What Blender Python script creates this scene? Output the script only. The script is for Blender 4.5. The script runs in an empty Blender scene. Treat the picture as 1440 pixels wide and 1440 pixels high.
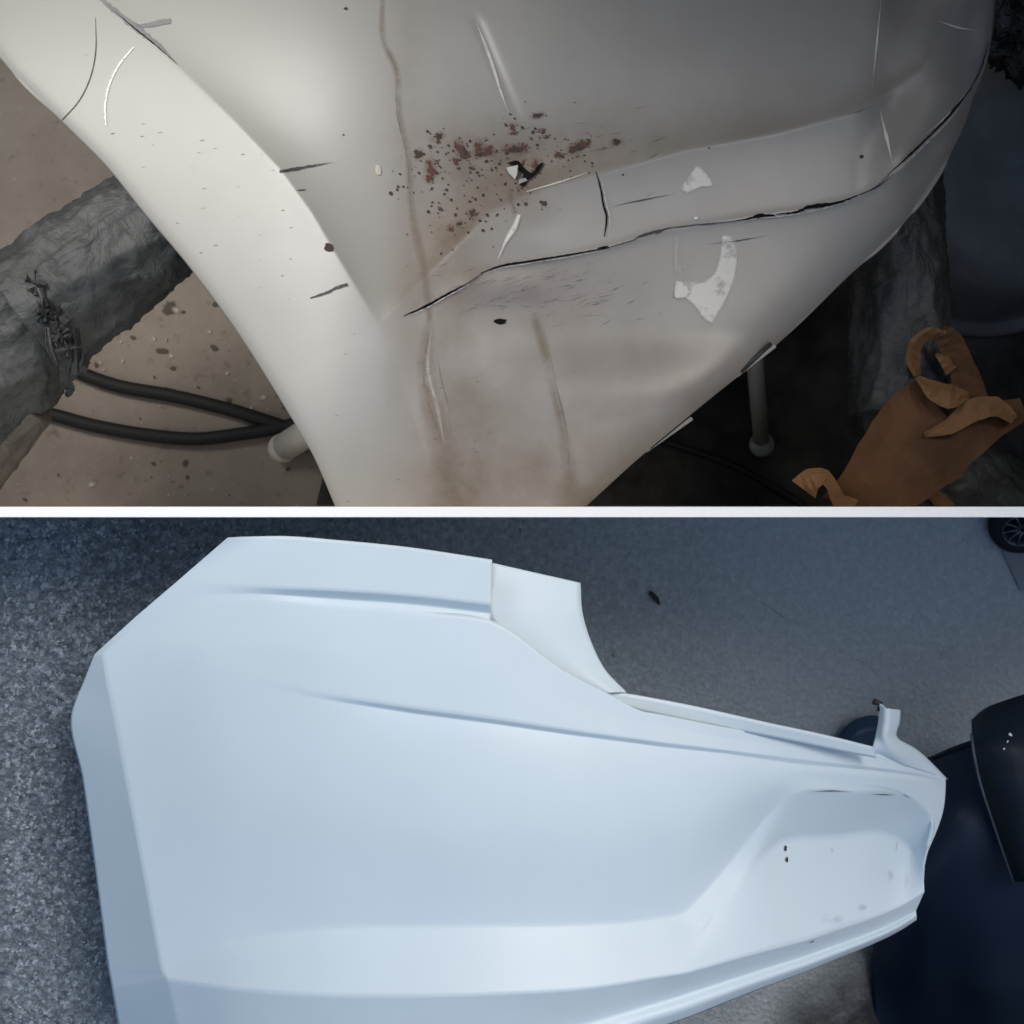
import bpy, math, random
import numpy as np
from mathutils import Vector, noise as mnoise
random.seed(7); rng = np.random.default_rng(7)
S = bpy.context.scene
# ------------------------------------------------------------------ camera, world, sun, exposure
H, TF = 2.4, 0.36                      # camera height above the workshop floor, tan of half the view angle
cd = bpy.data.cameras.new('camera'); cd.sensor_width = 36; cd.lens = 18/TF; cd.clip_end = 200; cd.clip_start = 0.05
cam = bpy.data.objects.new('camera', cd); S.collection.objects.link(cam); cam.location = (0, 0, H)
S.camera = cam
cd.dof.use_dof = True; cd.dof.focus_distance = 1.78; cd.dof.aperture_fstop = 7.0
SUN_EL, SUN_AZ = math.radians(52), math.radians(46)     # azimuth measured from +Y towards +X
sd = bpy.data.lights.new('sun', 'SUN'); sd.energy = 1.2; sd.angle = math.radians(26); sd.color = (1.0, 0.98, 0.95)
sun = bpy.data.objects.new('sun', sd); S.collection.objects.link(sun)
sv = Vector((math.sin(SUN_AZ)*math.cos(SUN_EL), math.cos(SUN_AZ)*math.cos(SUN_EL), math.sin(SUN_EL)))
sun.rotation_euler = sv.to_track_quat('Z', 'Y').to_euler(); sun.location = sv*6
W = bpy.data.worlds.new('World'); S.world = W; W.use_nodes = True
nt = W.node_tree; bg = nt.nodes['Background']
sky = nt.nodes.new('ShaderNodeTexSky'); sky.sky_type = 'NISHITA'; sky.sun_disc = False
sky.sun_elevation = SUN_EL; sky.sun_rotation = SUN_AZ; sky.dust_density = 4.0; sky.air_density = 1.6; sky.ozone_density = 3.0
nt.links.new(sky.outputs[0], bg.inputs[0]); bg.inputs[1].default_value = 0.138
# the workshop's own lamp, warm, up on the left
ld = bpy.data.lights.new('workshop_lamp', 'AREA'); ld.shape = 'RECTANGLE'; ld.size = 0.6; ld.size_y = 1.0
ld.energy = 5.4; ld.color = (1.0, 0.97, 0.91); ld.spread = math.radians(78)
lo = bpy.data.objects.new('workshop_lamp', ld); S.collection.objects.link(lo); lo.location = (-1.00, 0.90, 1.32)
lo.rotation_euler = (Vector((-1.00, 0.90, 1.32)) - Vector((-0.58, 0.66, 0.6))).to_track_quat('Z', 'Y').to_euler()
S.view_settings.view_transform = 'Standard'; S.view_settings.look = 'None'
S.view_settings.exposure = 0.0; S.view_settings.gamma = 1.0
S.render.resolution_x = S.render.resolution_y = 1024
S.cycles.use_denoising = True

# ------------------------------------------------------------------ helpers
def P(px, py, z):
    d = H - z
    return ((px-720)/720*TF*d, (720-py)/720*TF*d, z)
def PA(px, py, z):
    px, py, z = np.asarray(px, float), np.asarray(py, float), np.asarray(z, float)
    d = H - z
    return np.stack([(px-720)/720*TF*d, (720-py)/720*TF*d, z], -1)
def link(o, parent=None):
    S.collection.objects.link(o)
    if parent: o.parent = parent
    return o
def mobj(name, verts, faces, mat, parent=None, smooth=True, solid=0, offset=-1):
    me = bpy.data.meshes.new(name)
    vv = [tuple(map(float, v)) for v in verts]
    me.from_pydata(vv, [], [tuple(map(int, f)) for f in faces]); me.update()
    if smooth: me.polygons.foreach_set('use_smooth', [True]*len(me.polygons))
    if mat: me.materials.append(mat)
    o = bpy.data.objects.new(name, me); link(o, parent)
    if solid:
        m = o.modifiers.new('thickness', 'SOLIDIFY'); m.thickness = solid; m.offset = offset
    return o
def empty(name, label, cat, group=None, loc=(0, 0, 0)):
    o = bpy.data.objects.new(name, None); link(o); o.location = loc; tag(o, label, cat, group); return o
def tag(o, label=None, cat=None, group=None, kind=None):
    if label: o['label'] = label
    if cat: o['category'] = cat
    if group: o['group'] = group
    if kind: o['kind'] = kind
    return o
def grid_faces(nr, nc, flip=False):
    f = []
    for i in range(nr-1):
        for j in range(nc-1):
            a = i*nc+j; q = (a, a+nc, a+nc+1, a+1)
            f.append(q[::-1] if flip else q)
    return f
# cardinal spline through points (n x k), m samples per span
def spline(pts, m=8):
    p = np.asarray(pts, float); n = len(p)
    seg = np.linalg.norm(np.diff(p[:, :2], axis=0), axis=1)+1e-6
    s = np.concatenate([[0], np.cumsum(seg)])
    tan = np.zeros_like(p)
    sl = np.diff(p, axis=0)/seg[:, None]
    tan[1:-1] = (sl[:-1]*seg[1:, None]+sl[1:]*seg[:-1, None])/(seg[1:]+seg[:-1])[:, None]
    tan[0] = sl[0]; tan[-1] = sl[-1]
    out = []
    for i in range(n-1):
        t = np.linspace(0, 1, m, endpoint=False)[:, None]; h = seg[i]
        out.append((2*t**3-3*t**2+1)*p[i]+(t**3-2*t**2+t)*h*tan[i]+(-2*t**3+3*t**2)*p[i+1]+(t**3-t**2)*h*tan[i+1])
    out.append(p[-1:]); return np.concatenate(out)
def loft(rows, sharp, mu=8, mv=None, sharpcols=()):
    """rows: list of lists of (px, py, z); columns smooth, rows smooth except at the sharp ones"""
    R = []
    for r in rows:
        r = list(r); cuts = [0]+[c for c in sharpcols]+[len(r)-1]; acc = []
        for a, b in zip(cuts[:-1], cuts[1:]):
            s_ = spline(r[a:b+1], mu); acc.append(s_ if b == cuts[-1] else s_[:-1])
        R.append(np.concatenate(acc))
    R = np.array(R); nr, nc, _ = R.shape
    seg = np.linalg.norm(np.diff(R[:, :, :2], axis=0), axis=2)+1.0
    sl = np.diff(R, axis=0)/seg[:, :, None]
    out = []
    for i in range(nr-1):
        def tang(k, side):
            if k == 0: return sl[0]
            if k == nr-1: return sl[-1]
            if k in sharp: return sl[k] if side else sl[k-1]
            return (sl[k-1]*seg[k][:, None]+sl[k]*seg[k-1][:, None])/(seg[k]+seg[k-1])[:, None]
        t0, t1 = tang(i, 1), tang(i+1, 0); h = seg[i][:, None]
        n = mv[i] if mv else 8
        for t in np.linspace(0, 1, n, endpoint=False):
            out.append((2*t**3-3*t**2+1)*R[i]+(t**3-2*t**2+t)*h*t0+(-2*t**3+3*t**2)*R[i+1]+(t**3-t**2)*h*t1)
    out.append(R[-1]); return np.array(out)
def loft_obj(name, G, mat, parent, solid=0.0025):
    nr, nc, _ = G.shape
    V = PA(G[..., 0], G[..., 1], G[..., 2]).reshape(-1, 3)
    return mobj(name, V, grid_faces(nr, nc), mat, parent, solid=solid)
def tube(path, radius, nseg=12, wob=0.0, cap=True):
    """world-space tube: path list of xyz, radius number or list"""
    pth = [Vector(p) for p in path]; n = len(pth); V = []; F = []
    rad = radius if hasattr(radius, '__len__') else [radius]*n
    up = Vector((0.13, 0.21, 0.97))
    for i, p in enumerate(pth):
        d = (pth[min(i+1, n-1)]-pth[max(i-1, 0)]).normalized()
        a = d.cross(up).normalized(); b = a.cross(d).normalized()
        for k in range(nseg):
            th = 2*math.pi*k/nseg
            V.append(p+(a*math.cos(th)+b*math.sin(th))*rad[i]*(1+wob*random.uniform(-1, 1)))
    for i in range(n-1):
        for k in range(nseg):
            k2 = (k+1) % nseg
            F.append((i*nseg+k, i*nseg+k2, (i+1)*nseg+k2, (i+1)*nseg+k))
    if cap: F.append(tuple(range(nseg))[::-1]); F.append(tuple((n-1)*nseg+k for k in range(nseg)))
    return V, F
def boxv(x0, x1, y0, y1, z0, z1):
    V = [(x, y, z) for x in (x0, x1) for y in (y0, y1) for z in (z0, z1)]
    F = [(0, 1, 3, 2), (4, 6, 7, 5), (0, 4, 5, 1), (2, 3, 7, 6), (0, 2, 6, 4), (1, 5, 7, 3)]
    return V, F
def poly_dist(X, Y, pts):
    """distance to polyline, signed (positive on the left of travel, y down), and param 0..1"""
    pts = np.asarray(pts, float); best = np.full(X.shape, 1e9); sg = np.zeros(X.shape); par = np.zeros(X.shape)
    L = np.concatenate([[0], np.cumsum(np.linalg.norm(np.diff(pts, axis=0), axis=1))])
    for i in range(len(pts)-1):
        a, b = pts[i], pts[i+1]; d = b-a; l2 = d@d
        t = np.clip(((X-a[0])*d[0]+(Y-a[1])*d[1])/l2, 0, 1)
        dx, dy = X-a[0]-t*d[0], Y-a[1]-t*d[1]; dist = np.hypot(dx, dy)
        cr = d[0]*(Y-a[1])-d[1]*(X-a[0])
        m = dist < best
        best = np.where(m, dist, best); sg = np.where(m, np.sign(-cr), sg); par = np.where(m, (L[i]+t*math.sqrt(l2))/L[-1], par)
    return best, sg, par
def sp(x, w):                              # soft plus
    return w*np.logaddexp(0, np.clip(x/w, -60, 60))
def sstep(a, b, x):
    t = np.clip((x-a)/(b-a), 0, 1); return t*t*(3-2*t)

# ------------------------------------------------------------------ materials
def mat(name, col=(0.5, 0.5, 0.5), rough=0.5, spec=0.5, coat=0.0, coat_rough=0.1, metal=0.0):
    m = bpy.data.materials.new(name); m.use_nodes = True; b = m.node_tree.nodes['Principled BSDF']
    b.inputs['Base Color'].default_value = (*col, 1); b.inputs['Roughness'].default_value = rough
    b.inputs['Specular IOR Level'].default_value = spec; b.inputs['Metallic'].default_value = metal
    b.inputs['Coat Weight'].default_value = coat; b.inputs['Coat Roughness'].default_value = coat_rough
    return m
def N(m, typ, **kw):
    n = m.node_tree.nodes.new(typ)
    for k, v in kw.items():
        if k in n.inputs: n.inputs[k].default_value = v
        else: setattr(n, k, v)
    return n
def L(m, a, b): m.node_tree.links.new(a, b)
def bsdf(m): return m.node_tree.nodes['Principled BSDF']
def noisy(m, c1, c2, scale, detail=6, rough=0.6, lo_=0.35, hi=0.65, bump=0.0, bscale=None, bdist=0.002, stretch=None):
    tc = N(m, 'ShaderNodeTexCoord'); src = tc.outputs['Object']
    if stretch:
        mp = N(m, 'ShaderNodeMapping'); mp.inputs['Scale'].default_value = stretch; L(m, src, mp.inputs[0]); src = mp.outputs[0]
    n = N(m, 'ShaderNodeTexNoise', Scale=scale, Detail=detail, Roughness=rough); L(m, src, n.inputs['Vector'])
    r = N(m, 'ShaderNodeValToRGB'); r.color_ramp.elements[0].position = lo_; r.color_ramp.elements[1].position = hi
    r.color_ramp.elements[0].color = (*c1, 1); r.color_ramp.elements[1].color = (*c2, 1)
    L(m, n.outputs[0], r.inputs[0]); L(m, r.outputs[0], bsdf(m).inputs['Base Color'])
    if bump:
        n2 = N(m, 'ShaderNodeTexNoise', Scale=bscale or scale*3, Detail=8, Roughness=0.65); L(m, src, n2.inputs['Vector'])
        b = N(m, 'ShaderNodeBump', Strength=bump, Distance=bdist); L(m, n2.outputs[0], b.inputs['Height'])
        L(m, b.outputs[0], bsdf(m).inputs['Normal'])
    return m, r, src
# asphalt
m_asph = mat('asphalt', rough=0.85, spec=0.35)
def build_asphalt(m):
    tc = N(m, 'ShaderNodeTexCoord'); o = tc.outputs['Object']
    n1 = N(m, 'ShaderNodeTexNoise', Scale=95.0, Detail=8, Roughness=0.72); L(m, o, n1.inputs['Vector'])
    v = N(m, 'ShaderNodeTexVoronoi', Scale=130.0); v.feature = 'F1'; L(m, o, v.inputs['Vector'])
    big = N(m, 'ShaderNodeTexNoise', Scale=2.2, Detail=5, Roughness=0.6); L(m, o, big.inputs['Vector'])
    r = N(m, 'ShaderNodeValToRGB'); e = r.color_ramp.elements
    e[0].position = 0.36; e[0].color = (0.075, 0.100, 0.125, 1); e[1].position = 0.66; e[1].color = (0.26, 0.305, 0.345, 1)
    L(m, n1.outputs[0], r.inputs[0])
    # pale specks of aggregate
    r2 = N(m, 'ShaderNodeValToRGB'); r2.color_ramp.elements[0].position = 0.80; r2.color_ramp.elements[1].position = 0.97
    sepv = N(m, 'ShaderNodeSeparateColor'); L(m, v.outputs['Color'], sepv.inputs[0]); L(m, sepv.outputs[0], r2.inputs[0])
    mx = N(m, 'ShaderNodeMixRGB'); mx.inputs[2].default_value = (0.32, 0.37, 0.43, 1)
    ml = N(m, 'ShaderNodeMath', operation='MULTIPLY'); ml.inputs[1].default_value = 0.55
    L(m, r2.outputs[0], ml.inputs[0]); L(m, ml.outputs[0], mx.inputs[0]); L(m, r.outputs[0], mx.inputs[1])
    # smoother, and paler to the right to offset the wall's shade; broad variation
    r3 = N(m, 'ShaderNodeValToRGB'); r3.color_ramp.elements[0].position = 0.3; r3.color_ramp.elements[1].position = 0.75
    r3.color_ramp.elements[0].color = (0.85, 0.85, 0.86, 1); r3.color_ramp.elements[1].color = (1.15, 1.14, 1.12, 1)
    L(m, big.outputs[0], r3.inputs[0])
    mm = N(m, 'ShaderNodeMixRGB', blend_type='MULTIPLY'); mm.inputs[0].default_value = 1.0
    L(m, mx.outputs[0], mm.inputs[1]); L(m, r3.outputs[0], mm.inputs[2])
    sx = N(m, 'ShaderNodeSeparateXYZ'); L(m, o, sx.inputs[0])
    mr = N(m, 'ShaderNodeMapRange'); mr.inputs['From Min'].default_value = -0.5; mr.inputs['From Max'].default_value = 0.40
    L(m, sx.outputs[0], mr.inputs[0])
    shade_offset = N(m, 'ShaderNodeMixRGB'); shade_offset.inputs[2].default_value = (0.44, 0.49, 0.51, 1)
    dm = N(m, 'ShaderNodeMath', operation='MULTIPLY'); dm.inputs[1].default_value = 0.62
    L(m, mr.outputs[0], dm.inputs[0]); L(m, dm.outputs[0], shade_offset.inputs[0]); L(m, mm.outputs[0], shade_offset.inputs[1])
    L(m, shade_offset.outputs[0], bsdf(m).inputs['Base Color'])
    ad = N(m, 'ShaderNodeMath', operation='ADD'); L(m, n1.outputs[0], ad.inputs[0]); L(m, v.outputs['Distance'], ad.inputs[1])
    st = N(m, 'ShaderNodeMapRange'); st.inputs['From Min'].default_value = -0.5; st.inputs['From Max'].default_value = 0.6
    st.inputs['To Min'].default_value = 1.0; st.inputs['To Max'].default_value = 0.45; L(m, sx.outputs[0], st.inputs[0])
    b = N(m, 'ShaderNodeBump', Distance=0.008); L(m, st.outputs[0], b.inputs['Strength']); L(m, ad.outputs[0], b.inputs['Height']); L(m, b.outputs[0], bsdf(m).inputs['Normal'])
build_asphalt(m_asph)
m_stone, _, _ = noisy(mat('aggregate_stone', rough=0.8), (0.09, 0.115, 0.14), (0.29, 0.34, 0.385), 90, lo_=0.4, hi=0.6, bump=0.3)
# concrete
m_conc = mat('workshop_concrete', rough=0.8, spec=0.3)
def build_concrete(m):
    tc = N(m, 'ShaderNodeTexCoord'); o = tc.outputs['Object']
    n1 = N(m, 'ShaderNodeTexNoise', Scale=5.0, Detail=9, Roughness=0.62); L(m, o, n1.inputs['Vector'])
    n2 = N(m, 'ShaderNodeTexNoise', Scale=42.0, Detail=6, Roughness=0.6); L(m, o, n2.inputs['Vector'])
    r = N(m, 'ShaderNodeValToRGB'); e = r.color_ramp.elements
    e[0].position = 0.3; e[0].color = (0.215, 0.178, 0.142, 1); e[1].position = 0.72; e[1].color = (0.35, 0.295, 0.24, 1)
    L(m, n1.outputs[0], r.inputs[0])
    r2 = N(m, 'ShaderNodeValToRGB'); e = r2.color_ramp.elements
    e[0].position = 0.30; e[0].color = (0.68, 0.66, 0.64, 1); e[1].position = 0.42; e[1].color = (1, 1, 1, 1)
    x = e.new(0.66); x.color = (1, 1, 1, 1); x = e.new(0.74); x.color = (1.5, 1.48, 1.42, 1)
    L(m, n2.outputs[0], r2.inputs[0])
    mm = N(m, 'ShaderNodeMixRGB', blend_type='MULTIPLY'); mm.inputs[0].default_value = 0.9
    L(m, r.outputs[0], mm.inputs[1]); L(m, r2.outputs[0], mm.inputs[2]); L(m, mm.outputs[0], bsdf(m).inputs['Base Color'])
    b = N(m, 'ShaderNodeBump', Strength=0.5, Distance=0.004); L(m, n2.outputs[0], b.inputs['Height']); L(m, b.outputs[0], bsdf(m).inputs['Normal'])
build_concrete(m_conc)
m_white, _, _ = noisy(mat('repainted_white', rough=0.42, spec=0.35), (0.58, 0.675, 0.725), (0.62, 0.715, 0.76), 4.5, lo_=0.3, hi=0.7, bump=0.08, bscale=900, bdist=0.0004)
# old pearl paint with its dirt held in a per-vertex stain mask
m_old = mat('old_white_paint', rough=0.40, spec=0.45, coat=0.4, coat_rough=0.28)
def build_old(m):
    tc = N(m, 'ShaderNodeTexCoord'); o = tc.outputs['Object']
    at = N(m, 'ShaderNodeAttribute'); at.attribute_name = 'stain'
    n1 = N(m, 'ShaderNodeTexNoise', Scale=9.0, Detail=8, Roughness=0.65); L(m, o, n1.inputs['Vector'])
    ml = N(m, 'ShaderNodeMath', operation='MULTIPLY'); L(m, at.outputs['Fac'], ml.inputs[0])
    mr = N(m, 'ShaderNodeMapRange'); mr.inputs['From Min'].default_value = 0.3; mr.inputs['From Max'].default_value = 0.65
    mr.inputs['To Min'].default_value = 0.45; mr.inputs['To Max'].default_value = 1.15
    L(m, n1.outputs[0], mr.inputs[0]); L(m, mr.outputs[0], ml.inputs[1])
    mx = N(m, 'ShaderNodeMixRGB'); mx.use_clamp = True
    mx.inputs[1].default_value = (0.30, 0.288, 0.262, 1); mx.inputs[2].default_value = (0.15, 0.115, 0.085, 1)
    L(m, ml.outputs[0], mx.inputs[0]); L(m, mx.outputs[0], bsdf(m).inputs['Base Color'])
    n2 = N(m, 'ShaderNodeTexNoise', Scale=30.0, Detail=6, Roughness=0.7); L(m, o, n2.inputs['Vector'])
    rr = N(m, 'ShaderNodeMapRange'); rr.inputs['To Min'].default_value = 0.36; rr.inputs['To Max'].default_value = 0.5
    L(m, n2.outputs[0], rr.inputs[0]); L(m, rr.outputs[0], bsdf(m).inputs['Roughness'])
    cw = N(m, 'ShaderNodeMapRange'); cw.inputs['To Min'].default_value = 0.35; cw.inputs['To Max'].default_value = 0.08
    L(m, at.outputs['Fac'], cw.inputs[0]); L(m, cw.outputs[0], bsdf(m).inputs['Coat Weight'])
build_old(m_old)
def soft(name, col, rough=0.6, strength=1.0, nscale=0, nlo=0.35, nhi=0.6):
    """stain, scratch, painted shade or glare whose edge thins out: opacity held in the mesh attribute a"""
    m = mat(name, col, rough); t = m.node_tree; out = t.nodes['Material Output']
    tr = N(m, 'ShaderNodeBsdfTransparent'); mix = N(m, 'ShaderNodeMixShader'); at = N(m, 'ShaderNodeAttribute'); at.attribute_name = 'a'
    f = at.outputs['Fac']
    k = N(m, 'ShaderNodeMath', operation='MULTIPLY'); k.inputs[1].default_value = strength; k.use_clamp = True; L(m, f, k.inputs[0]); f = k.outputs[0]
    if nscale:
        tc = N(m, 'ShaderNodeTexCoord'); n = N(m, 'ShaderNodeTexNoise', Scale=nscale, Detail=6, Roughness=0.7); L(m, tc.outputs['Object'], n.inputs['Vector'])
        mr = N(m, 'ShaderNodeMapRange'); mr.inputs['From Min'].default_value = nlo; mr.inputs['From Max'].default_value = nhi; L(m, n.outputs[0], mr.inputs[0])
        k2 = N(m, 'ShaderNodeMath', operation='MULTIPLY'); L(m, f, k2.inputs[0]); L(m, mr.outputs[0], k2.inputs[1]); f = k2.outputs[0]
    L(m, f, mix.inputs[0]); L(m, tr.outputs[0], mix.inputs[1]); L(m, bsdf(m).outputs[0], mix.inputs[2]); L(m, mix.outputs[0], out.inputs['Surface'])
    return m
m_shade = soft('painted_shade', (0.012, 0.016, 0.022), strength=1.1, nscale=7, nlo=0.1, nhi=0.5)  # dark soft colour for shade painted on the asphalt
m_scr = soft('scratch_dark', (0.035, 0.032, 0.030), strength=2.0, nscale=220, nlo=0.25, nhi=0.45)
m_scrf = soft('scratch_faint', (0.12, 0.11, 0.10), strength=0.75, nscale=160, nlo=0.35, nhi=0.55)
m_gouge = soft('gouge_grey', (0.17, 0.17, 0.165), strength=3.0, nscale=300, nlo=0.1, nhi=0.45)
m_crack = mat('crack_black', (0.008, 0.007, 0.006), 0.9, 0.1)
m_rust = mat('rust', (0.085, 0.036, 0.026), 0.85); m_rust2 = mat('dark_rust', (0.045, 0.028, 0.022), 0.85)
m_halo = soft('rust_halo', (0.17, 0.095, 0.06), strength=0.75, nscale=60, nlo=0.3, nhi=0.6)
m_drip = soft('dirty_drip', (0.22, 0.17, 0.12), strength=0.6, nscale=26, nlo=0.30, nhi=0.62)
m_dripedge = soft('drip_edge', (0.12, 0.09, 0.06), strength=0.6, nscale=45, nlo=0.35, nhi=0.6)
m_glare_film = soft('glare_and_residue', (0.60, 0.57, 0.51), strength=1.5, nscale=40, nlo=0.22, nhi=0.5)  # painted glare patches; also pale lines and drip residue
m_glare_film2 = soft('faint_glare_and_runnel', (0.50, 0.47, 0.42), strength=0.7, nscale=40, nlo=.2, nhi=.55)  # fainter painted glare; also the washed runnel
m_pit = soft('concrete_pit', (0.10, 0.08, 0.062), 0.9, strength=2.2); m_splat = mat('mortar_splash', (0.46, 0.41, 0.34), 0.85); m_splat2 = soft('mortar_smear', (0.50, 0.44, 0.37), 0.85, strength=1.2)
m_chalk = mat('white_drop', (0.75, 0.75, 0.70), 0.5); m_chalkl = soft('chalk', (0.75, 0.75, 0.70), 0.9, strength=1.6, nscale=240, nlo=0.3, nhi=0.5)
m_lip = soft('lifted_paint_edge', (0.50, 0.47, 0.42), 0.6, strength=1.6, nscale=120, nlo=0.35, nhi=0.5)
m_smudge = soft('grey_smudge', (0.30, 0.33, 0.37), strength=0.5, nscale=50, nlo=0.35, nhi=0.7)
# black plastic wrap
def plastic(name, c1, c2, rough, bump=1.0, sc=14):
    m = mat(name, rough=rough, spec=0.55); tc = N(m, 'ShaderNodeTexCoord'); o = tc.outputs['Object']
    n = N(m, 'ShaderNodeTexNoise', Scale=sc, Detail=7, Roughness=0.62, Distortion=0.5); L(m, o, n.inputs['Vector'])
    r = N(m, 'ShaderNodeValToRGB'); r.color_ramp.elements[0].color = (*c1, 1); r.color_ramp.elements[1].color = (*c2, 1)
    r.color_ramp.elements[0].position = 0.35; r.color_ramp.elements[1].position = 0.68
    L(m, n.outputs[0], r.inputs[0]); L(m, r.outputs[0], bsdf(m).inputs['Base Color'])
    w = N(m, 'ShaderNodeTexNoise', Scale=sc*1.6, Detail=4, Roughness=0.55, Distortion=0.7); L(m, o, w.inputs['Vector'])
    ab = N(m, 'ShaderNodeMath', operation='SUBTRACT'); ab.inputs[1].default_value = 0.5; L(m, w.outputs[0], ab.inputs[0])
    a2 = N(m, 'ShaderNodeMath', operation='ABSOLUTE'); L(m, ab.outputs[0], a2.inputs[0])
    b = N(m, 'ShaderNodeBump', Strength=bump, Distance=0.018); L(m, a2.outputs[0], b.inputs['Height']); L(m, b.outputs[0], bsdf(m).inputs['Normal'])
    return m
m_wrap = plastic('grey_plastic_wrap', (0.028, 0.029, 0.028), (0.064, 0.067, 0.062), 0.62, 0.5, 15)
m_wrapd = plastic('dark_plastic_wrap', (0.012, 0.013, 0.012), (0.050, 0.053, 0.049), 0.6, 0.5, 15)
m_wrapb = plastic('old_brown_wrap', (0.06, 0.05, 0.04), (0.12, 0.10, 0.08), 0.55, 0.6)
m_bag = plastic('black_bag', (0.006, 0.007, 0.007), (0.016, 0.018, 0.018), 0.3, 1.0, 22)
m_tape, _, _ = noisy(mat('brown_masking_paper', rough=0.7, spec=0.2), (0.052, 0.024, 0.010), (0.105, 0.050, 0.021), 9, bump=0.25, bscale=30, bdist=0.004)
m_tapel, _, _ = noisy(mat('pale_masking_paper', rough=0.7, spec=0.2), (0.115, 0.058, 0.024), (0.20, 0.105, 0.045), 9, bump=0.25, bscale=30, bdist=0.004)
m_tub, _, _ = noisy(mat('dusty_blue_tub', rough=0.6), (0.055, 0.066, 0.072), (0.16, 0.175, 0.18), 5, lo_=0.35, hi=0.7, bump=0.15, bscale=40)
m_rod = mat('cream_rod', (0.62, 0.57, 0.50), 0.6); m_rodd = mat('dull_grey_rod', (0.34, 0.33, 0.30), 0.6)
m_hose = mat('black_hose', (0.012, 0.011, 0.010), 0.7)
m_floor_shade, _, _ = noisy(mat('floor_shade_black', rough=0.85, spec=0.2), (0.022, 0.021, 0.018), (0.065, 0.060, 0.052), 11, bump=0.3, bscale=60)  # near-black colour stands in for shade on the floor
m_clip = mat('grey_clip', (0.30, 0.29, 0.27), 0.5); m_clipd = mat('clip_slot', (0.02, 0.02, 0.02), 0.6)
m_part, _, _ = noisy(mat('white_board', rough=0.7), (0.95, 0.94, 0.90), (0.96, 0.95, 0.91), 4)
m_wall, _, _ = noisy(mat('dark_added_wall', rough=0.9), (0.05, 0.045, 0.04), (0.09, 0.08, 0.07), 3)
m_navy = mat('navy_paint', (0.010, 0.022, 0.045), 0.45, 0.35); m_navyd, _, _ = noisy(mat('navy_black_plastic', rough=0.55, spec=0.3), (0.004, 0.007, 0.013), (0.010, 0.016, 0.026), 5)
m_edge = mat('worn_panel_edge', (0.10, 0.12, 0.14), 0.6)
m_tyre = mat('tyre_rubber', (0.008, 0.010, 0.013), 0.75, 0.3); m_alloy = mat('alloy', (0.10, 0.12, 0.15), 0.35, 0.5, metal=0.6)
m_twig = mat('twig_bark', (0.02, 0.02, 0.022), 0.9); m_pave, _, _ = noisy(mat('pale_pavement', rough=0.9), (0.16, 0.185, 0.215), (0.20, 0.23, 0.26), 8)

# ------------------------------------------------------------------ setting
# workshop floor under the upper bay
f = mobj('workshop_floor', [(-2.2, 0.0, 0), (1.25, 0.0, 0), (1.25, 1.0, 0), (-2.2, 1.0, 0)], [(0, 1, 2, 3)], m_conc); tag(f, kind='structure')
# asphalt: a slope falling away to the right and rear
GA, GB, GC = P(0, 1440, 0.50), P(0, 735, 0.56), P(1440, 735, 0.10)
GA, GB, GC = map(Vector, (GA, GB, GC)); gn = (GB-GA).cross(GC-GA).normalized()
if gn.z < 0: gn = -gn
def gz_xy(x, y): return GA.z-(gn.x*(x-GA.x)+gn.y*(y-GA.y))/gn.z
def gpix(px, py):                           # point of the asphalt seen at this pixel
    d = Vector(((px-720)/720*TF, (720-py)/720*TF, -1.0)); o = Vector((0, 0, H))
    t = (GA-o).dot(gn)/d.dot(gn); return o+d*t
yb = -0.004
V = [(x, y, gz_xy(x, y)) for (x, y) in ((-2.5, yb), (-2.5, -3.5), (3.5, -3.5), (3.5, yb))]
f = mobj('asphalt_yard', V, [(0, 1, 2, 3)], m_asph); tag(f, kind='structure')
# added white board in place of the strip dividing the two views
zt = 0.79; hw = 7.4/720*TF*(H-zt)
V, F = boxv(-1.6, 1.5, -hw, hw, -2.4, zt)
o = mobj('added_divider_board', V, F, m_part, smooth=False); bv = o.modifiers.new('soft_edge', 'BEVEL'); bv.width = 0.0006; bv.segments = 2
tag(o, 'thin white board standing in for the dividing strip, seen edge-on between concrete floor and asphalt', 'added divider')
# walls added outside the picture to shade the upper bay
V, F = boxv(-2.2, 3.0, 1.0, 1.08, 0, 2.0); tag(mobj('added_back_wall', V, F, m_wall, smooth=False), kind='structure')
V, F = boxv(1.25, 1.33, 0.006, 1.0, 0, 1.9); tag(mobj('added_side_wall', V, F, m_wall, smooth=False), kind='structure')

# ------------------------------------------------------------------ upper bay: damaged bumper
LEFT = [(-30, -70), (-14, 60), (13, 98), (85, 170), (150, 235), (200, 297), (260, 368), (330, 462), (400, 572), (440, 640), (472, 714)]
RIGHT = [(1402, -70), (1400, 0), (1394, 60), (1370, 140), (1340, 212), (1275, 310), (1190, 392), (1100, 478), (1000, 560), (900, 643), (822, 714)]
CRE = [(60, -75), (148, 0), (247, 90), (330, 170), (395, 238), (440, 300), (478, 365), (532, 456)]
L1 = [(532, 456), (610, 378), (690, 300), (760, 268), (860, 240), (960, 212), (1090, 188), (1215, 155), (1300, 95), (1345, 20), (1360, -75)]
L2 = [(540, 458), (575, 440), (640, 405), (700, 375), (780, 361), (858, 346), (940, 322), (1000, 314), (1060, 304), (1140, 293), (1210, 275), (1270, 235), (1330, 175), (1372, 110), (1398, 0)]
def bump_line(X, Y, pts, w):
    d, s, t = poly_dist(X, Y, pts); return np.exp(-(d/w)**2), t
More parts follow.
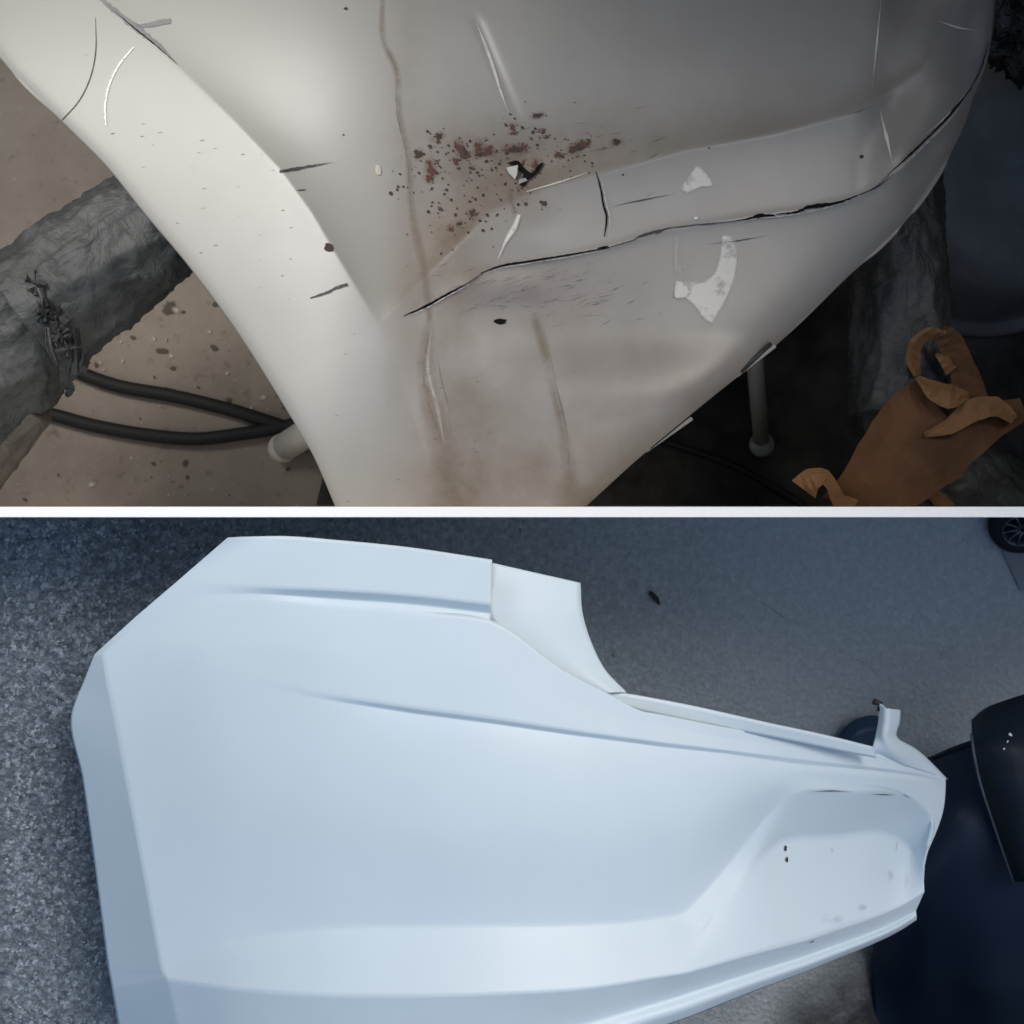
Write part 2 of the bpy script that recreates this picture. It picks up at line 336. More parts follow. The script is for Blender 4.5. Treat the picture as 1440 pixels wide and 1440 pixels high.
def ztop(X, Y):
    X = np.asarray(X, float); Y = np.asarray(Y, float)
    x, y = X-600, Y-300
    z = 0.66+0.00013*sp(Y-330, 60)
    z = z - 0.00012*sp(X-980, 90) - 0.00006*sp(500-X, 120) - 0.0000002*(Y-450)**2 
    # broad dish that turns the middle of the panel away from the lamp
    z = z - 0.00022*sp(440-X, 45) + 0.016*np.exp(-((X-790)/140.)**2)*sstep(330, -40, Y)
    # left flange band folds down from the crease
    dc, sc, tc_ = poly_dist(X, Y, CRE+[(560, 520), (620, 714)])
    left = np.where(sc > 0, -dc, dc)            # <0 right of crease
    right_in = sp(-left, 3.0)
    fade = sstep(640, 430, Y)
    # panel (inside the V of CRE and L1) lies back
    d1, s1, t1 = poly_dist(X, Y, L1)
    inside = (s1 > 0) & (left < 0)
    din = np.where(inside, np.minimum(d1, np.abs(left)), 0)
    dleft = np.where(inside, np.abs(left), 0); dlow = np.where(inside, d1, 0)
    ss = lambda d, w: 1-np.exp(-d/w)
    z = z - 0.030*ss(dleft, 42.)*sstep(-60, 400, Y)*ss(dlow, 36.)
    z = z - 0.00010*np.where(left > 0, sp(left-2, 3.0), 0)*fade - 0.00006*np.where(left > 0, sp(left-2, 3), 0)*(1-fade)
    dout = np.where((s1 <= 0) & (left < 0), d1, 0)
    z = z - 0.013*(1-np.exp(-dout/55.))*sstep(600, 760, X)*sstep(1330, 1200, X)*sstep(20, 140, -left)*sstep(560, 460, Y)
    # fold along L2
    d2, s2, t2 = poly_dist(X, Y, L2)
    below = np.where(s2 > 0, -d2, d2)
    rr = sstep(530, 640, X)
    z = z - rr*(0.00013*sp(below, 4)*np.exp(-np.clip(below, 0, 400)/220.)) + rr*0.0022*np.exp(-np.clip(np.abs(below-1), 0, 99)/5.)
    # rolled lower edge
    de, se, te = poly_dist(X, Y, RIGHT)
    z = z - 0.020*np.exp(-de/16.) - 0.012*np.exp(-de/60.)
    dl, sl_, tl = poly_dist(X, Y, LEFT)
    z = z - 0.006*np.exp(-dl/5.)
    # dents from the blow
    g = lambda cx, cy, sx, sy: np.exp(-((X-cx)/sx)**2-((Y-cy)/sy)**2)
    z = z - 0.010*g(735, 245, 70, 45) + 0.006*g(735, 330, 50, 40) + 0.005*g(700, 400, 70, 25) - 0.006*g(610, 400, 50, 60)
    z = z - 0.0016*np.exp(-((X-(672+0.42*(Y-30)))/8.)**2)*sstep(180, 150, Y)*sstep(10, 40, Y)
    z = z + sstep(1190, 1270, X)*sstep(330, 200, Y)*0.0035*(np.sin(X/19.+Y/55.)+0.8*np.sin(Y/31.-X/40.)+0.6*np.sin((X+Y)/23.))*sstep(0, 40, de)
    z = z + 0.003*np.sin(X/47.+Y/90.)*g(760, 330, 200, 110)
    return z
NR, NC = 240, 420
ys = np.linspace(-68, 714, NR)
la = spline(LEFT, 12); ra = spline(RIGHT, 12)
xl = np.interp(ys, la[:, 1], la[:, 0]); xr = np.interp(ys, ra[:, 1], ra[:, 0])
u = np.linspace(0, 1, NC); X = xl[:, None]+(xr-xl)[:, None]*u[None]; Y = np.repeat(ys[:, None], NC, 1)
Z = ztop(X, Y)
bump_thing = empty('damaged_bumper', 'scratched off-white car bumper corner with rust spots and a cracked crease, on padded stands', 'car bumper', loc=P(720, 400, 0.70))
def child(o, parent):
    o.parent = parent; o.matrix_parent_inverse = parent.matrix_world.inverted() if False else __import__('mathutils').Matrix.Translation(-Vector(parent.location)); return o
shell = mobj('shell', PA(X, Y, Z).reshape(-1, 3), grid_faces(NR, NC), m_old, solid=0.003)
child(shell, bump_thing)
def G_(cx, cy, sx, sy): return np.exp(-((X-cx)/sx)**2-((Y-cy)/sy)**2)
dirt = 0.62*G_(690, 215, 120, 55)+0.5*G_(620, 330, 50, 90)+0.45*G_(640, 600, 45, 170)+0.30*G_(760, 400, 130, 60)+0.3*G_(850, 200, 110, 50)
dirt += 0.28*sstep(500, 640, X)*sstep(300, 520, Y)+0.20*sstep(430, 620, X)+0.25*sstep(1190, 1260, X)+0.28*G_(700, 690, 240, 60)+0.28*G_(570, 250, 26, 260)+0.22*sstep(560, 760, X)*sstep(420, 720, Y)
d1_, s1_, _ = poly_dist(X, Y, L1); dirt += 0.30*sstep(-3, 9, s1_*d1_)*np.exp(-d1_/55.)*sstep(560, 640, X)
dirt = np.clip(dirt, 0, 1)
at = shell.data.attributes.new('stain', 'FLOAT', 'POINT'); at.data.foreach_set('value', dirt.reshape(-1).astype(np.float32))

LIFT = 0.0012
def stroke(name, pts, width, m, parent, zf, jag=0.0, softn=True, taper=(0.15, 1, 0.15), lift=LIFT, step=4.0, thick=0, build=True):
    """a mark laid on the surface zf along pixel points; width in pixels"""
    c = spline([(p[0], p[1]) for p in pts], 10)
    Ls = np.concatenate([[0], np.cumsum(np.linalg.norm(np.diff(c, axis=0), axis=1))])
    n = max(4, int(Ls[-1]/step)); s = np.linspace(0, Ls[-1], n)
    cx, cy = np.interp(s, Ls, c[:, 0]), np.interp(s, Ls, c[:, 1])
    tx, ty = np.gradient(cx), np.gradient(cy); ll = np.hypot(tx, ty)+1e-9; nx, ny = -ty/ll, tx/ll
    w = width*np.interp(s/Ls[-1], np.linspace(0, 1, len(taper)), taper)/2
    k = 5; V = []; A = []
    for q in range(k):
        o = -1+2*q/(k-1); wj = w*(1+jag*rng.uniform(-1, 1, n)); xx, yy = cx+nx*o*wj, cy+ny*o*wj
        V.append(PA(xx, yy, zf(xx, yy)+lift)); A.append(np.full(n, (1-abs(o)) if softn else 1.0)*np.interp(s/Ls[-1], np.linspace(0, 1, len(taper)), np.clip(np.array(taper)*1.5, 0, 1)) if softn else np.ones(n))
    V = np.array(V).reshape(-1, 3); A = np.array(A).reshape(-1); F = grid_faces(k, n, True)
    if not build: return V, F, A
    ob = mobj(name, V, F, m); a = ob.data.attributes.new('a', 'FLOAT', 'POINT'); a.data.foreach_set('value', A.astype(np.float32)); child(ob, parent)
    return ob
def joined(name, items, m, parent, kind=None):
    V, F, A = [], [], []; n = 0
    for v, f_, a in items:
        V += [tuple(q) for q in v]; F += [tuple(i+n for i in g) for g in f_]; A += list(a); n += len(v)
    ob = mobj(name, V, F, m); at_ = ob.data.attributes.new('a', 'FLOAT', 'POINT'); at_.data.foreach_set('value', np.array(A, np.float32)); child(ob, parent)
    if kind: ob['kind'] = kind
    return ob
def blob(cx, cy, rx, ry, rot, zf, lift=LIFT, n=12, irr=0.35, seed=None, dome=0.0004):
    r = random.Random(seed if seed is not None else cx*7+cy); V = []; xs = []; ysb = []
    ph = [r.uniform(0.65, 1.3) for _ in range(n)]
    for k in range(n):
        th = 2*math.pi*k/n; a, b = rx*math.cos(th)*(1+irr*(ph[k]-1)*2), ry*math.sin(th)*(1+irr*(ph[k]-1)*2)
        xs.append(cx+a*math.cos(rot)-b*math.sin(rot)); ysb.append(cy+a*math.sin(rot)+b*math.cos(rot))
    xs.append(cx); ysb.append(cy); xs, ysb = np.array(xs), np.array(ysb)
    zz = zf(xs, ysb)+lift; zz[-1] += dome
    V = PA(xs, ysb, zz); F = [(k, n, (k+1) % n) for k in range(n)]
    return V, [f_[::-1] for f_ in F], np.array([0.0]*n+[1.0])
def mark(name, b, m, parent):
    ob = mobj(name, b[0], b[1], m); a = ob.data.attributes.new('a', 'FLOAT', 'POINT'); a.data.foreach_set('value', np.asarray(b[2], np.float32)); return child(ob, parent)
def polymark(name, pts, m, parent, zf, lift=LIFT, inner=0.0):
    """filled outline draped on the surface, opacity full inside"""
    from mathutils.geometry import delaunay_2d_cdt
    c = spline(list(pts)+[pts[0]], 5)[:-1]; x0, y0 = c.min(0); x1, y1 = c.max(0)
    gx, gy = np.meshgrid(np.arange(x0, x1, 6.0), np.arange(y0, y1, 6.0)); q = np.stack([gx.ravel(), gy.ravel()], 1)
    vin = [Vector(p) for p in c]+[Vector(p) for p in q]; fc = [list(range(len(c)))]
    vs, es, fs, ov, oe, of = delaunay_2d_cdt(vin, [], fc, 1, 1e-4)
    xs = np.array([v.x for v in vs]); yy = np.array([v.y for v in vs])
    de, _, _ = poly_dist(xs, yy, np.vstack([c, c[:1]]))
    ob = mobj(name, PA(xs, yy, zf(xs, yy)+lift), [f_[::-1] for f_ in fs], m)
    a = ob.data.attributes.new('a', 'FLOAT', 'POINT'); a.data.foreach_set('value', np.clip(de/max(inner, 0.01), 0, 1).astype(np.float32) if inner else np.ones(len(xs), np.float32))
    return child(ob, parent)
BT = bump_thing
st = lambda nm, pts, w, m, **k: stroke(nm, pts, w, m, BT, ztop, **k)
st('gouge', [(138, -6), (160, 14), (190, 38), (216, 58), (250, 91)], 8, m_gouge, jag=0.35, taper=(0.7, 1, 1.3, 0.9, 0.1), softn=True)
st('gouge', [(188, 36), (210, 35), (228, 31), (240, 29)], 10, m_gouge, jag=0.15, taper=(0.3, 0.7, 1, 0.8))
st('crack', [(150, 6), (190, 40), (222, 66), (250, 91)], 2.0, m_crack, jag=0.5, softn=False, lift=0.0016)
st('scratch', [(134, 25), (134, 75), (128, 105), (112, 140), (87, 169)], 1.6, m_scr, taper=(0.5, 1, 1, 1))
st('chalk_mark', [(188, 66), (168, 90), (154, 118), (148, 145), (149, 176)], 4.5, m_chalkl, jag=0.35, taper=(0.6, 1, 0.9, 1, 0.7))
st('gouge', [(393, 241), (412, 238), (440, 233), (470, 228)], 6, m_scr, jag=0.4, taper=(1, 1, 0.6, 0.1))
st('scratch', [(416, 268), (432, 266)], 3, m_scr)
st('gouge', [(436, 419), (460, 411), (478, 403), (489, 400)], 5, m_scr, jag=0.35, taper=(0.5, 0.9, 1, 1.3))
mark('paint_chip', blob(463, 348, 7, 6, 0.3, ztop), m_rust2, BT)
st('crack', [(568, 444), (600, 430), (630, 413), (662, 396)], 3.6, m_crack, jag=0.25, softn=False, taper=(0.3, 1, 0.8, 0.15), lift=0.002)
st('crack', [(676, 384), (700, 375), (740, 368), (790, 360), (857, 348)], 3.0, m_crack, jag=0.2, softn=False, taper=(0.3, 1, 0.9, 0.7, 0.5), lift=0.002)
st('crack', [(838, 241), (844, 262), (848, 285), (853, 305), (850, 333)], 2.4, m_crack, jag=0.35, softn=False, taper=(0.3, 1, 0.8, 1, 0.4))
st('scratch', [(856, 292), (880, 286), (915, 279), (950, 272)], 2.4, m_scr)
st('gouge', [(888, 338), (905, 330), (922, 326), (944, 320)], 6, m_scr, jag=0.6, taper=(0.1, 0.8, 1.1, 0.3))
st('crack', [(840, 349), (856, 346)], 3.5, m_crack, softn=False, jag=0.3)
st('crack', [(1032, 311), (1050, 308), (1066, 304), (1090, 303)], 6, m_crack, jag=0.45, softn=False, taper=(0.1, 0.5, 1, 0.3), lift=0.002)
st('crack', [(1092, 301), (1120, 298), (1140, 290), (1170, 287), (1206, 275)], 5, m_crack, jag=0.6, softn=False, taper=(0.2, 0.6, 1, 0.8, 0.3), lift=0.002)
st('scratch', [(1204, 277), (1235, 262), (1262, 240)], 2.5, m_scr, jag=0.4)
st('crack', [(1248, 246), (1275, 222), (1300, 198), (1330, 168), (1366, 124)], 3.6, m_crack, jag=0.3, softn=False, taper=(0.2, 0.8, 0.6, 1, 0.3), lift=0.002)
st('scratch', [(992, 344), (1040, 338), (1084, 330)], 2.0, m_scr)
st('scratch', [(1184, 162), (1210, 156), (1232, 147)], 4, m_scrf)
mark('paint_chip', blob(703, 452, 10, 4, 0.0, ztop), m_crack, BT)
mark('paint_chip', blob(486, 12, 3, 2, 0.0, ztop), m_rust2, BT)
mark('paint_chip', blob(1212, 220, 3, 2.5, 0.0, ztop), m_rust2, BT)
mark('grey_drop', blob(532, 239, 4.5, 8, -0.15, ztop, dome=0.002, irr=0.15), m_splat, BT)
for cr in ([(568, 447), (600, 433), (630, 416), (662, 399)], [(676, 387), (700, 378), (740, 371), (790, 363), (857, 351)], [(1032, 314), (1066, 307), (1092, 305), (1120, 301), (1170, 290), (1206, 278)], [(1250, 250), (1277, 226), (1302, 202), (1332, 172), (1366, 130)], [(843, 242), (848, 262), (852, 285), (857, 305), (854, 333)]):
    st('crack_lip', cr, 2.0, m_lip, jag=0.4, lift=0.0028, taper=(0.2, 1, 1, 1, 0.3))
for cr in ([(655, 400), (668, 391), (680, 383)], [(856, 348), (880, 341), (896, 336)], [(940, 321), (970, 317), (1003, 314), (1034, 311)], [(1204, 276), (1232, 262), (1250, 246)], [(590, 434), (625, 417), (655, 402)], [(1364, 126), (1380, 96), (1390, 60)]):
    st('hairline_crack', cr, 2.2, m_scr, jag=0.4, taper=(0.6, 1, 0.6), lift=0.0018)
# faint scuffs in the direction of the blow
items = []
for i in range(95):
    cx, cy = (rng.normal(760, 85), rng.normal(405, 24)) if i < 80 else (rng.normal(850, 70), rng.normal(195, 30)); l = rng.uniform(5, 30)*rng.uniform(.4, 1); a = math.radians(rng.normal(-16, 9))
    items.append(stroke('', [(cx-l*math.cos(a), cy-l*math.sin(a)), (cx, cy+rng.normal(0, 1)), (cx+l*math.cos(a), cy+l*math.sin(a))], rng.uniform(1.0, 2.6), None, None, ztop, build=False))
joined('scuffs', items, m_scrf, BT, 'stuff')
items = []
for i in range(55):
    r = rng.random()
    if r < 0.5: cx = rng.uniform(40, 420); cy = rng.uniform(0.6*cx-10, 0.6*cx+190)
    elif r < 0.75: cx, cy = rng.normal(640, 60), rng.uniform(290, 712)
    else: cx, cy = rng.uniform(470, 900), rng.uniform(420, 705)
    if cx < np.interp(cy, la[:, 1], la[:, 0])+8 or cx > np.interp(cy, ra[:, 1], ra[:, 0])-10: continue
    l = rng.uniform(1.2, 4); items.append(stroke('', [(cx-l, cy+l*.2), (cx, cy), (cx+l, cy-l*.2)], rng.uniform(0.7, 1.6), None, None, ztop, build=False))
joined('nicks', items, m_scr, BT, 'stuff')
# rust
RS = [(588, 217, 5, 6), (606, 237, 5, 12), (603, 250, 4, 5), (616, 192, 6, 4), (617, 199, 3, 3), (646, 210, 4, 11), (654, 214, 3, 8), (658, 219, 3, 4), (672, 207, 4, 8), (674, 217, 6, 4),
      (686, 212, 7, 6), (640, 226, 3.5, 6), (605, 206, 3, 2.5), (720, 178, 4, 4), (722, 187, 4, 2), (757, 162, 6, 3), (764, 184, 3, 5), (768, 192, 3.5, 2.5), (724, 210, 10, 5), (713, 211, 3, 4), (735, 206, 4, 3),
      (811, 207, 11, 6), (821, 203, 6, 4), (805, 210, 4, 3), (866, 200, 5, 4), (828, 197, 3, 2), (784, 218, 4, 3), (790, 220, 3, 2), (753, 232, 4, 8), (662, 236, 3, 2.5), (664, 301, 4, 5), (619, 294, 3, 4), (734, 262, 3, 4), (766, 286, 3, 3), (739, 286, 2.5, 2.5), (634, 322, 3, 3), (646, 314, 3, 2)]
for i, (cx, cy, rx, ry) in enumerate(RS):
    if rx > 3.5: mark('rust_halo', blob(cx, cy, rx*2.4, ry*2.0, random.uniform(-.4, .4), ztop, lift=0.0008, irr=0.3, n=14, seed=i+50, dome=0), m_halo, BT)
    mark('rust_spot', blob(cx, cy, rx, ry, random.uniform(-0.5, 0.5), ztop, irr=0.9, n=14, seed=i), m_rust if i % 3 else m_rust2, BT)
items = []
for (cx0, cy0, rx0, ry0) in RS:
    for q_ in range(5): items.append(blob(cx0+rng.normal(0, rx0*1.1+1), cy0+rng.normal(0, ry0*0.9+1), rng.uniform(.5, 1.6), rng.uniform(.5, 1.5), rng.uniform(0, 3), ztop, n=8, irr=.8, seed=int(rng.integers(1e6))))
joined('rust_flecks', items, m_rust, BT, 'stuff')
items = []
for i in range(210):
    cx, cy = rng.normal(705, 75), 225+rng.normal(0, 32)-0.10*(rng.normal(0, 40)); cy -= 0.14*(cx-705)
    if rng.random() < 0.25: cx, cy = rng.normal(650, 45), rng.normal(285, 28)
    r_ = abs(rng.normal(0, 0.75))+0.5; items.append(blob(cx, cy, r_*1.3, r_, rng.uniform(0, 3), ztop, n=7, seed=int(i)))
joined('rust_specks', items, m_rust2, BT, 'stuff')
# punched hole with lifted flakes
hz = lambda x, y: ztop(x, y)
polymark('punched_hole', [(713, 229), (728, 226), (738, 237), (748, 243), (757, 232), (764, 228), (757, 242), (744, 252), (736, 262), (731, 258), (736, 246), (727, 236)], m_crack, BT, ztop, lift=0.003)
def flake(pts, dz, m):
    pts = np.array(pts, float); z = ztop(pts[:, 0], pts[:, 1])+np.array(dz)
    ob = mobj('paint_flake', PA(pts[:, 0], pts[:, 1], z), [tuple(range(len(pts)))[::-1]], m, smooth=False, solid=0.0012); return child(ob, BT)
m_fl = mat('bare_plastic_flake', (0.38, 0.37, 0.34), 0.6)
flake([(712, 236), (719, 234), (728, 232), (727, 245), (724, 252), (715, 243)], [0.003, 0.006, 0.010, 0.008, 0.005, 0.003], m_fl)
flake([(730, 252), (739, 250), (742, 254), (736, 256), (729, 259)], [0.006, 0.007, 0.004, 0.003, 0.004], m_clip)
# drips, streaks and painted glare
st('drip', [(716, 262), (718, 280), (724, 300)], 11, m_drip, taper=(0.6, 1, 0.8), lift=0.0015)
st('drip_edge', [(700, 365), (712, 338), (724, 318), (730, 302)], 7, m_glare_film, taper=(0.3, 0.8, 1.6, 1.0), softn=True, lift=0.0018)
st('dirty_streak', [(538, -10), (540, 60), (556, 95), (562, 160), (574, 220), (578, 290), (596, 380), (604, 450)], 16, m_drip, taper=(0.6, 0.8, 0.7, 0.9, 1, 0.8), lift=0.0009)
st('streak_edge', [(534, -10), (536, 50), (554, 90), (558, 160), (572, 220), (577, 290), (583, 350)], 3, m_dripedge, lift=0.0013, jag=0.3)
st('dirty_streak', [(604, 450), (600, 490), (600, 530), (612, 590), (626, 640), (628, 712)], 44, m_drip, taper=(0.4, 0.7, 0.8, 1, 1.2, 1.3), lift=0.0009)
st('streak_edge', [(606, 462), (596, 510), (600, 560), (614, 600), (620, 625)], 4, m_dripedge, lift=0.0014)
st('streak_edge', [(612, 470), (620, 530), (632, 580), (634, 620)], 3, m_dripedge, lift=0.0014)
st('clean_runnel', [(606, 465), (602, 520), (614, 570), (624, 620)], 12, m_glare_film2, lift=0.0012, taper=(0.3, 0.7, 0.8, 0.3))
st('dirty_streak', [(750, 440), (762, 480), (776, 540), (792, 610), (800, 680), (790, 714)], 22, m_drip, taper=(0.8, 0.9, 0.7, 0.8, 1.3, 2.4), lift=0.0009)
st('streak_edge', [(768, 470), (782, 540), (796, 600), (802, 680)], 3.5, m_dripedge, lift=0.0014)
st('pale_line', [(670, 32), (682, 62), (694, 96), (704, 128), (716, 160)], 7, m_glare_film, taper=(0.2, 0.9, 1, 0.7, 0.2), lift=0.0012)
st('pale_line', [(738, 270), (780, 258), (826, 243)], 3.4, m_glare_film, taper=(0.5, 1, 0.4))
st('pale_line', [(1240, -10), (1234, 50), (1230, 90), (1226, 128)], 5, m_glare_film)
st('pale_line', [(1236, 150), (1246, 190), (1256, 234)], 8, m_glare_film)
st('pale_line', [(1316, 28), (1345, 38), (1376, 44)], 6, m_glare_film)
st('pale_line', [(1300, 190), (1340, 155), (1366, 120)], 5, m_glare_film)
polymark('glare_patch', [(980, 229), (990, 238), (1004, 262), (985, 265), (964, 273), (955, 266), (965, 250)], m_glare_film, BT, ztop, inner=5)  # this and the next patches are reflection glare painted on
polymark('glare_patch', [(1012, 328), (1030, 332), (1038, 352), (1037, 380), (1027, 412), (1012, 440), (1000, 457), (986, 447), (974, 430), (960, 418), (952, 400), (966, 392), (984, 396), (1002, 384), (1010, 360)], m_glare_film, BT, ztop, inner=6)
polymark('glare_patch', [(946, 334), (956, 330), (957, 360), (963, 384), (975, 400), (968, 418), (950, 421), (945, 412), (952, 398), (946, 380)], m_glare_film2, BT, ztop, inner=5, lift=0.0017)
polymark('glare_patch', [(949, 392), (960, 396), (972, 412), (962, 420), (949, 420)], m_glare_film, BT, ztop, inner=3, lift=0.0022)
mark('water_drop', blob(979, 307, 3, 2.2, 0, ztop, dome=0.003, irr=0.1), m_chalk, BT)
# clip tabs below the lower edge
def clip(x0, y0, x1, y1):
    a, b = P(x0, y0, 0.625), P(x1, y1, 0.625)
    V, F = tube([a, b], 0.0026, 6); V = [(v[0], v[1], 0.625+(v[2]-0.625)*0.5) for v in V]
    t = child(mobj('clip_tab', V, F, m_clip, smooth=False), BT)
    a, b = P(x0+6, y0-5, 0.628), P(x1-6, y1-3, 0.628); V, F = tube([a, b], 0.0028, 6); mobj('clip_slot', V, F, m_clipd, t)
clip(1036, 528, 1090, 486); clip(908, 634, 973, 588)

# ------------------------------------------------------------------ upper bay: stands, hoses, tub, bag
def wrapped(a, b, r0, r1, m, name, parent, amp=0.006, seed=1, bend=None, nseg=90, nl=90):
    a, b = Vector(a), Vector(b); d = (b-a).normalized(); u1 = d.cross(Vector((0, 0, 1))).normalized(); u2 = u1.cross(d); V = []
    for i in range(nl):
        t = i/(nl-1); c = a.lerp(b, t)+ (Vector(bend)*math.sin(math.pi*t) if bend else Vector((0, 0, 0))); r = r0+(r1-r0)*t
        for k in range(nseg):
            th = 2*math.pi*k/nseg; q = u1*math.cos(th)+u2*math.sin(th)
            s_ = Vector((t*(b-a).length*9+seed, math.cos(th)*1.3, math.sin(th)*1.3))
            w = mnoise.fractal(s_, 0.8, 2.2, 4)
            rid = 1-abs(mnoise.noise(Vector((s_.x*1.3+th*0.8, s_.y*2, s_.z*2))))*2
            wr = 1-abs(mnoise.noise(Vector((s_.x*0.55+2.2*s_.y, s_.z*3.1+s_.x*1.7, seed))))*2; V.append(c+q*(r+amp*w+amp*0.8*rid**3+amp*0.45*max(0, wr)**6))
    F = []
    for i in range(nl-1):
        for k in range(nseg):
            k2 = (k+1) % nseg; F.append((i*nseg+k, i*nseg+k2, (i+1)*nseg+k2, (i+1)*nseg+k))
    F.append(tuple(range(nseg))[::-1]); F.append(tuple((nl-1)*nseg+k for k in range(nseg)))
    ob = mobj(name, V, F, m); child(ob, parent); return ob
armL = empty('padded_stand_arm', 'thick stand arm wrapped in wrinkled grey plastic, under the left edge of the bumper', 'stand', 'wrapped stand arms', P(100, 430, 0.3))
zl = 0.48; sc_ = TF*(H-zl)/720
wrapped(P(40, 445, zl), P(420, 170, zl-0.03), 93*sc_, 70*sc_, m_wrap, 'plastic_wrap', armL, 0.007, 3, nl=140)
wrapped(P(-110, 600, zl-0.02), P(50, 440, zl-0.02), 108*sc_, 92*sc_, m_wrap, 'plastic_wrap', armL, 0.010, 9)
wrapped(P(-60, 660, zl-0.05), P(36, 560, zl-0.035), 66*sc_, 46*sc_, m_wrapb, 'old_tape_wrap', armL, 0.003, 5)
# bunched collar where the wrap is knotted: many crumpled folds
def crumple(name, cx, cy, z, rx, ry, n, m, parent, seed=0, rot=0.0):
    r = random.Random(seed); V = []; F = []
    for i in range(n):
        a = r.uniform(-1, 1); b = r.uniform(-1, 1); px = cx+rx*a*math.cos(rot)-ry*b*math.sin(rot); py = cy+rx*a*math.sin(rot)+ry*b*math.cos(rot)
        l = r.uniform(10, 20); th = rot+r.gauss(0, 0.6); w = r.uniform(7, 15); base = len(V)
        for k in range(4):
            t = k/3-0.5; zz = z+r.uniform(-0.004, 0.010)
            V.append(P(px+l*t*2*math.cos(th)-w*math.sin(th), py+l*t*2*math.sin(th)+w*math.cos(th), zz-0.012)); V.append(P(px+l*t*2*math.cos(th)+r.uniform(-2, 2), py+l*t*2*math.sin(th), zz+0.010)); V.append(P(px+l*t*2*math.cos(th)+w*math.sin(th), py+l*t*2*math.sin(th)-w*math.cos(th), zz-0.012))
        for k in range(3):
            q = base+k*3; F += [(q, q+1, q+4, q+3), (q+1, q+2, q+5, q+4)]
    ob = mobj(name, V, F, m, smooth=False, solid=0.0006); child(ob, parent); return ob
crumple('torn_collar', 78, 452, zl+0.078, 70, 9, 26, m_wrap, armL, 4, rot=math.radians(58))
def ribbon(name, pts, widths, m, parent, roll=None, n=10, thick=0.0007, k=7, rough=0.0006):
    """ribbon through (px,py,z); widths px; roll tilts it across"""
    c = spline([p for p in pts], n); wv = spline([(i, 0, w) for i, w in enumerate(widths)], n)[:, 2] if False else np.interp(np.linspace(0, 1, len(c)), np.linspace(0, 1, len(widths)), widths)
    rl = np.interp(np.linspace(0, 1, len(c)), np.linspace(0, 1, len(roll)), roll) if roll else np.zeros(len(c))
    tx, ty = np.gradient(c[:, 0]), np.gradient(c[:, 1]); ll = np.hypot(tx, ty)+1e-9; nx, ny = -ty/ll, tx/ll
    V = []
    for q in range(k):
        o_ = -1+2*q/(k-1); wig = rng.normal(0, rough, len(c)); edge = 1+(rng.normal(0, 0.03, len(c)) if abs(o_) == 1 else 0)
        V.append(PA(c[:, 0]+nx*o_*wv/2*np.cos(rl)*edge, c[:, 1]+ny*o_*wv/2*np.cos(rl)*edge, c[:, 2]+o_*wv/2*np.sin(rl)*0.0009+wig+0.002*np.cos(o_*3+c[:, 0]/30)))
    ob = mobj(name, np.array(V).reshape(-1, 3), grid_faces(k, len(c), True), m, solid=thick); child(ob, parent); return ob
zt_ = zl+0.09
ribbon('torn_strip', [(84, 480, zt_), (92, 505, zt_-0.01), (90, 528, zt_-0.03), (92, 545, zt_-0.05)], [16, 20, 12, 10], m_wrapd, armL, [0.3, -0.4, 0.5])
ribbon('torn_strip', [(88, 536, zt_-0.05), (98, 545, zt_-0.055), (94, 558, zt_-0.06)], [8, 20, 6], m_wrapd, armL, [0.3, -0.8, 0.5])
ribbon('torn_strip', [(66, 460, zt_), (70, 490, zt_), (80, 515, zt_-0.01)], [10, 12, 3], m_wrap, armL, [0.9, 0.6, 0.5])
armR = empty('padded_stand_arm', 'thick dark plastic-wrapped stand arm with torn brown paper, right of the bumper', 'stand', 'wrapped stand arms', P(1260, 550, 0.3))
zr = 0.46; sc2 = TF*(H-zr)/720
wrapped(P(1258, 235, zr), P(1268, 580, zr), 64*sc2, 68*sc2, m_wrapd, 'plastic_wrap', armR, 0.005, 21, nl=110)
wrapped(P(1268, 545, zr-0.01), P(1300, 735, zr-0.06), 62*sc2, 58*sc2, m_wrap, 'plastic_wrap', armR, 0.004, 33)
wrapped(P(1290, 640, zr-0.03), P(1460, 735, zr-0.1), 60*sc2, 64*sc2, m_wrapd, 'plastic_wrap', armR, 0.004, 44)
# torn brown masking paper over the right arm
tape = empty('torn_masking_paper', 'torn curling strips of brown masking paper wound over the right stand arm', 'masking paper', loc=P(1270, 620, 0.5))
zz = zr+0.078
def rb(pts, w, roll=None):
    o_ = ribbon('paper_strip', pts, w, m_tapel if max(w) < 42 else m_tape, tape, roll, n=3, thick=0.0005, k=4, rough=0.0012); o_.data.polygons.foreach_set('use_smooth', [False]*len(o_.data.polygons)); return o_
rb([(1196, 722, zz-0.03), (1220, 680, zz-0.01), (1250, 630, zz+0.004), (1280, 590, zz+0.004), (1310, 562, zz)], [88, 74, 78, 84, 76], [0.1, 0.0, -0.1, 0.1])
rb([(1220, 704, zz-0.02), (1270, 680, zz+0.005), (1325, 640, zz+0.008), (1380, 600, zz), (1440, 575, zz-0.01)], [40, 68, 78, 60, 34], [0.2, 0.0, 0.2, 0.3])
rb([(1300, 612, zz+0.010), (1335, 600, zz+0.018), (1370, 577, zz+0.02), (1400, 572, zz+0.016), (1426, 590, zz+0.008)], [8, 24, 34, 30, 16], [0.6, 0.2, 0.5])
rb([(1290, 530, zz+0.01), (1312, 548, zz+0.02), (1336, 558, zz+0.022), (1362, 556, zz+0.015)], [6, 34, 38, 10], [0.7, 0.5, 0.2])
rb([(1368, 572, zz), (1358, 530, zz+0.006), (1346, 500, zz+0.02), (1335, 478, zz+0.03), (1322, 464, zz+0.036)], [50, 44, 38, 40, 26], [0.1, 0.4, 0.3, 0.6])
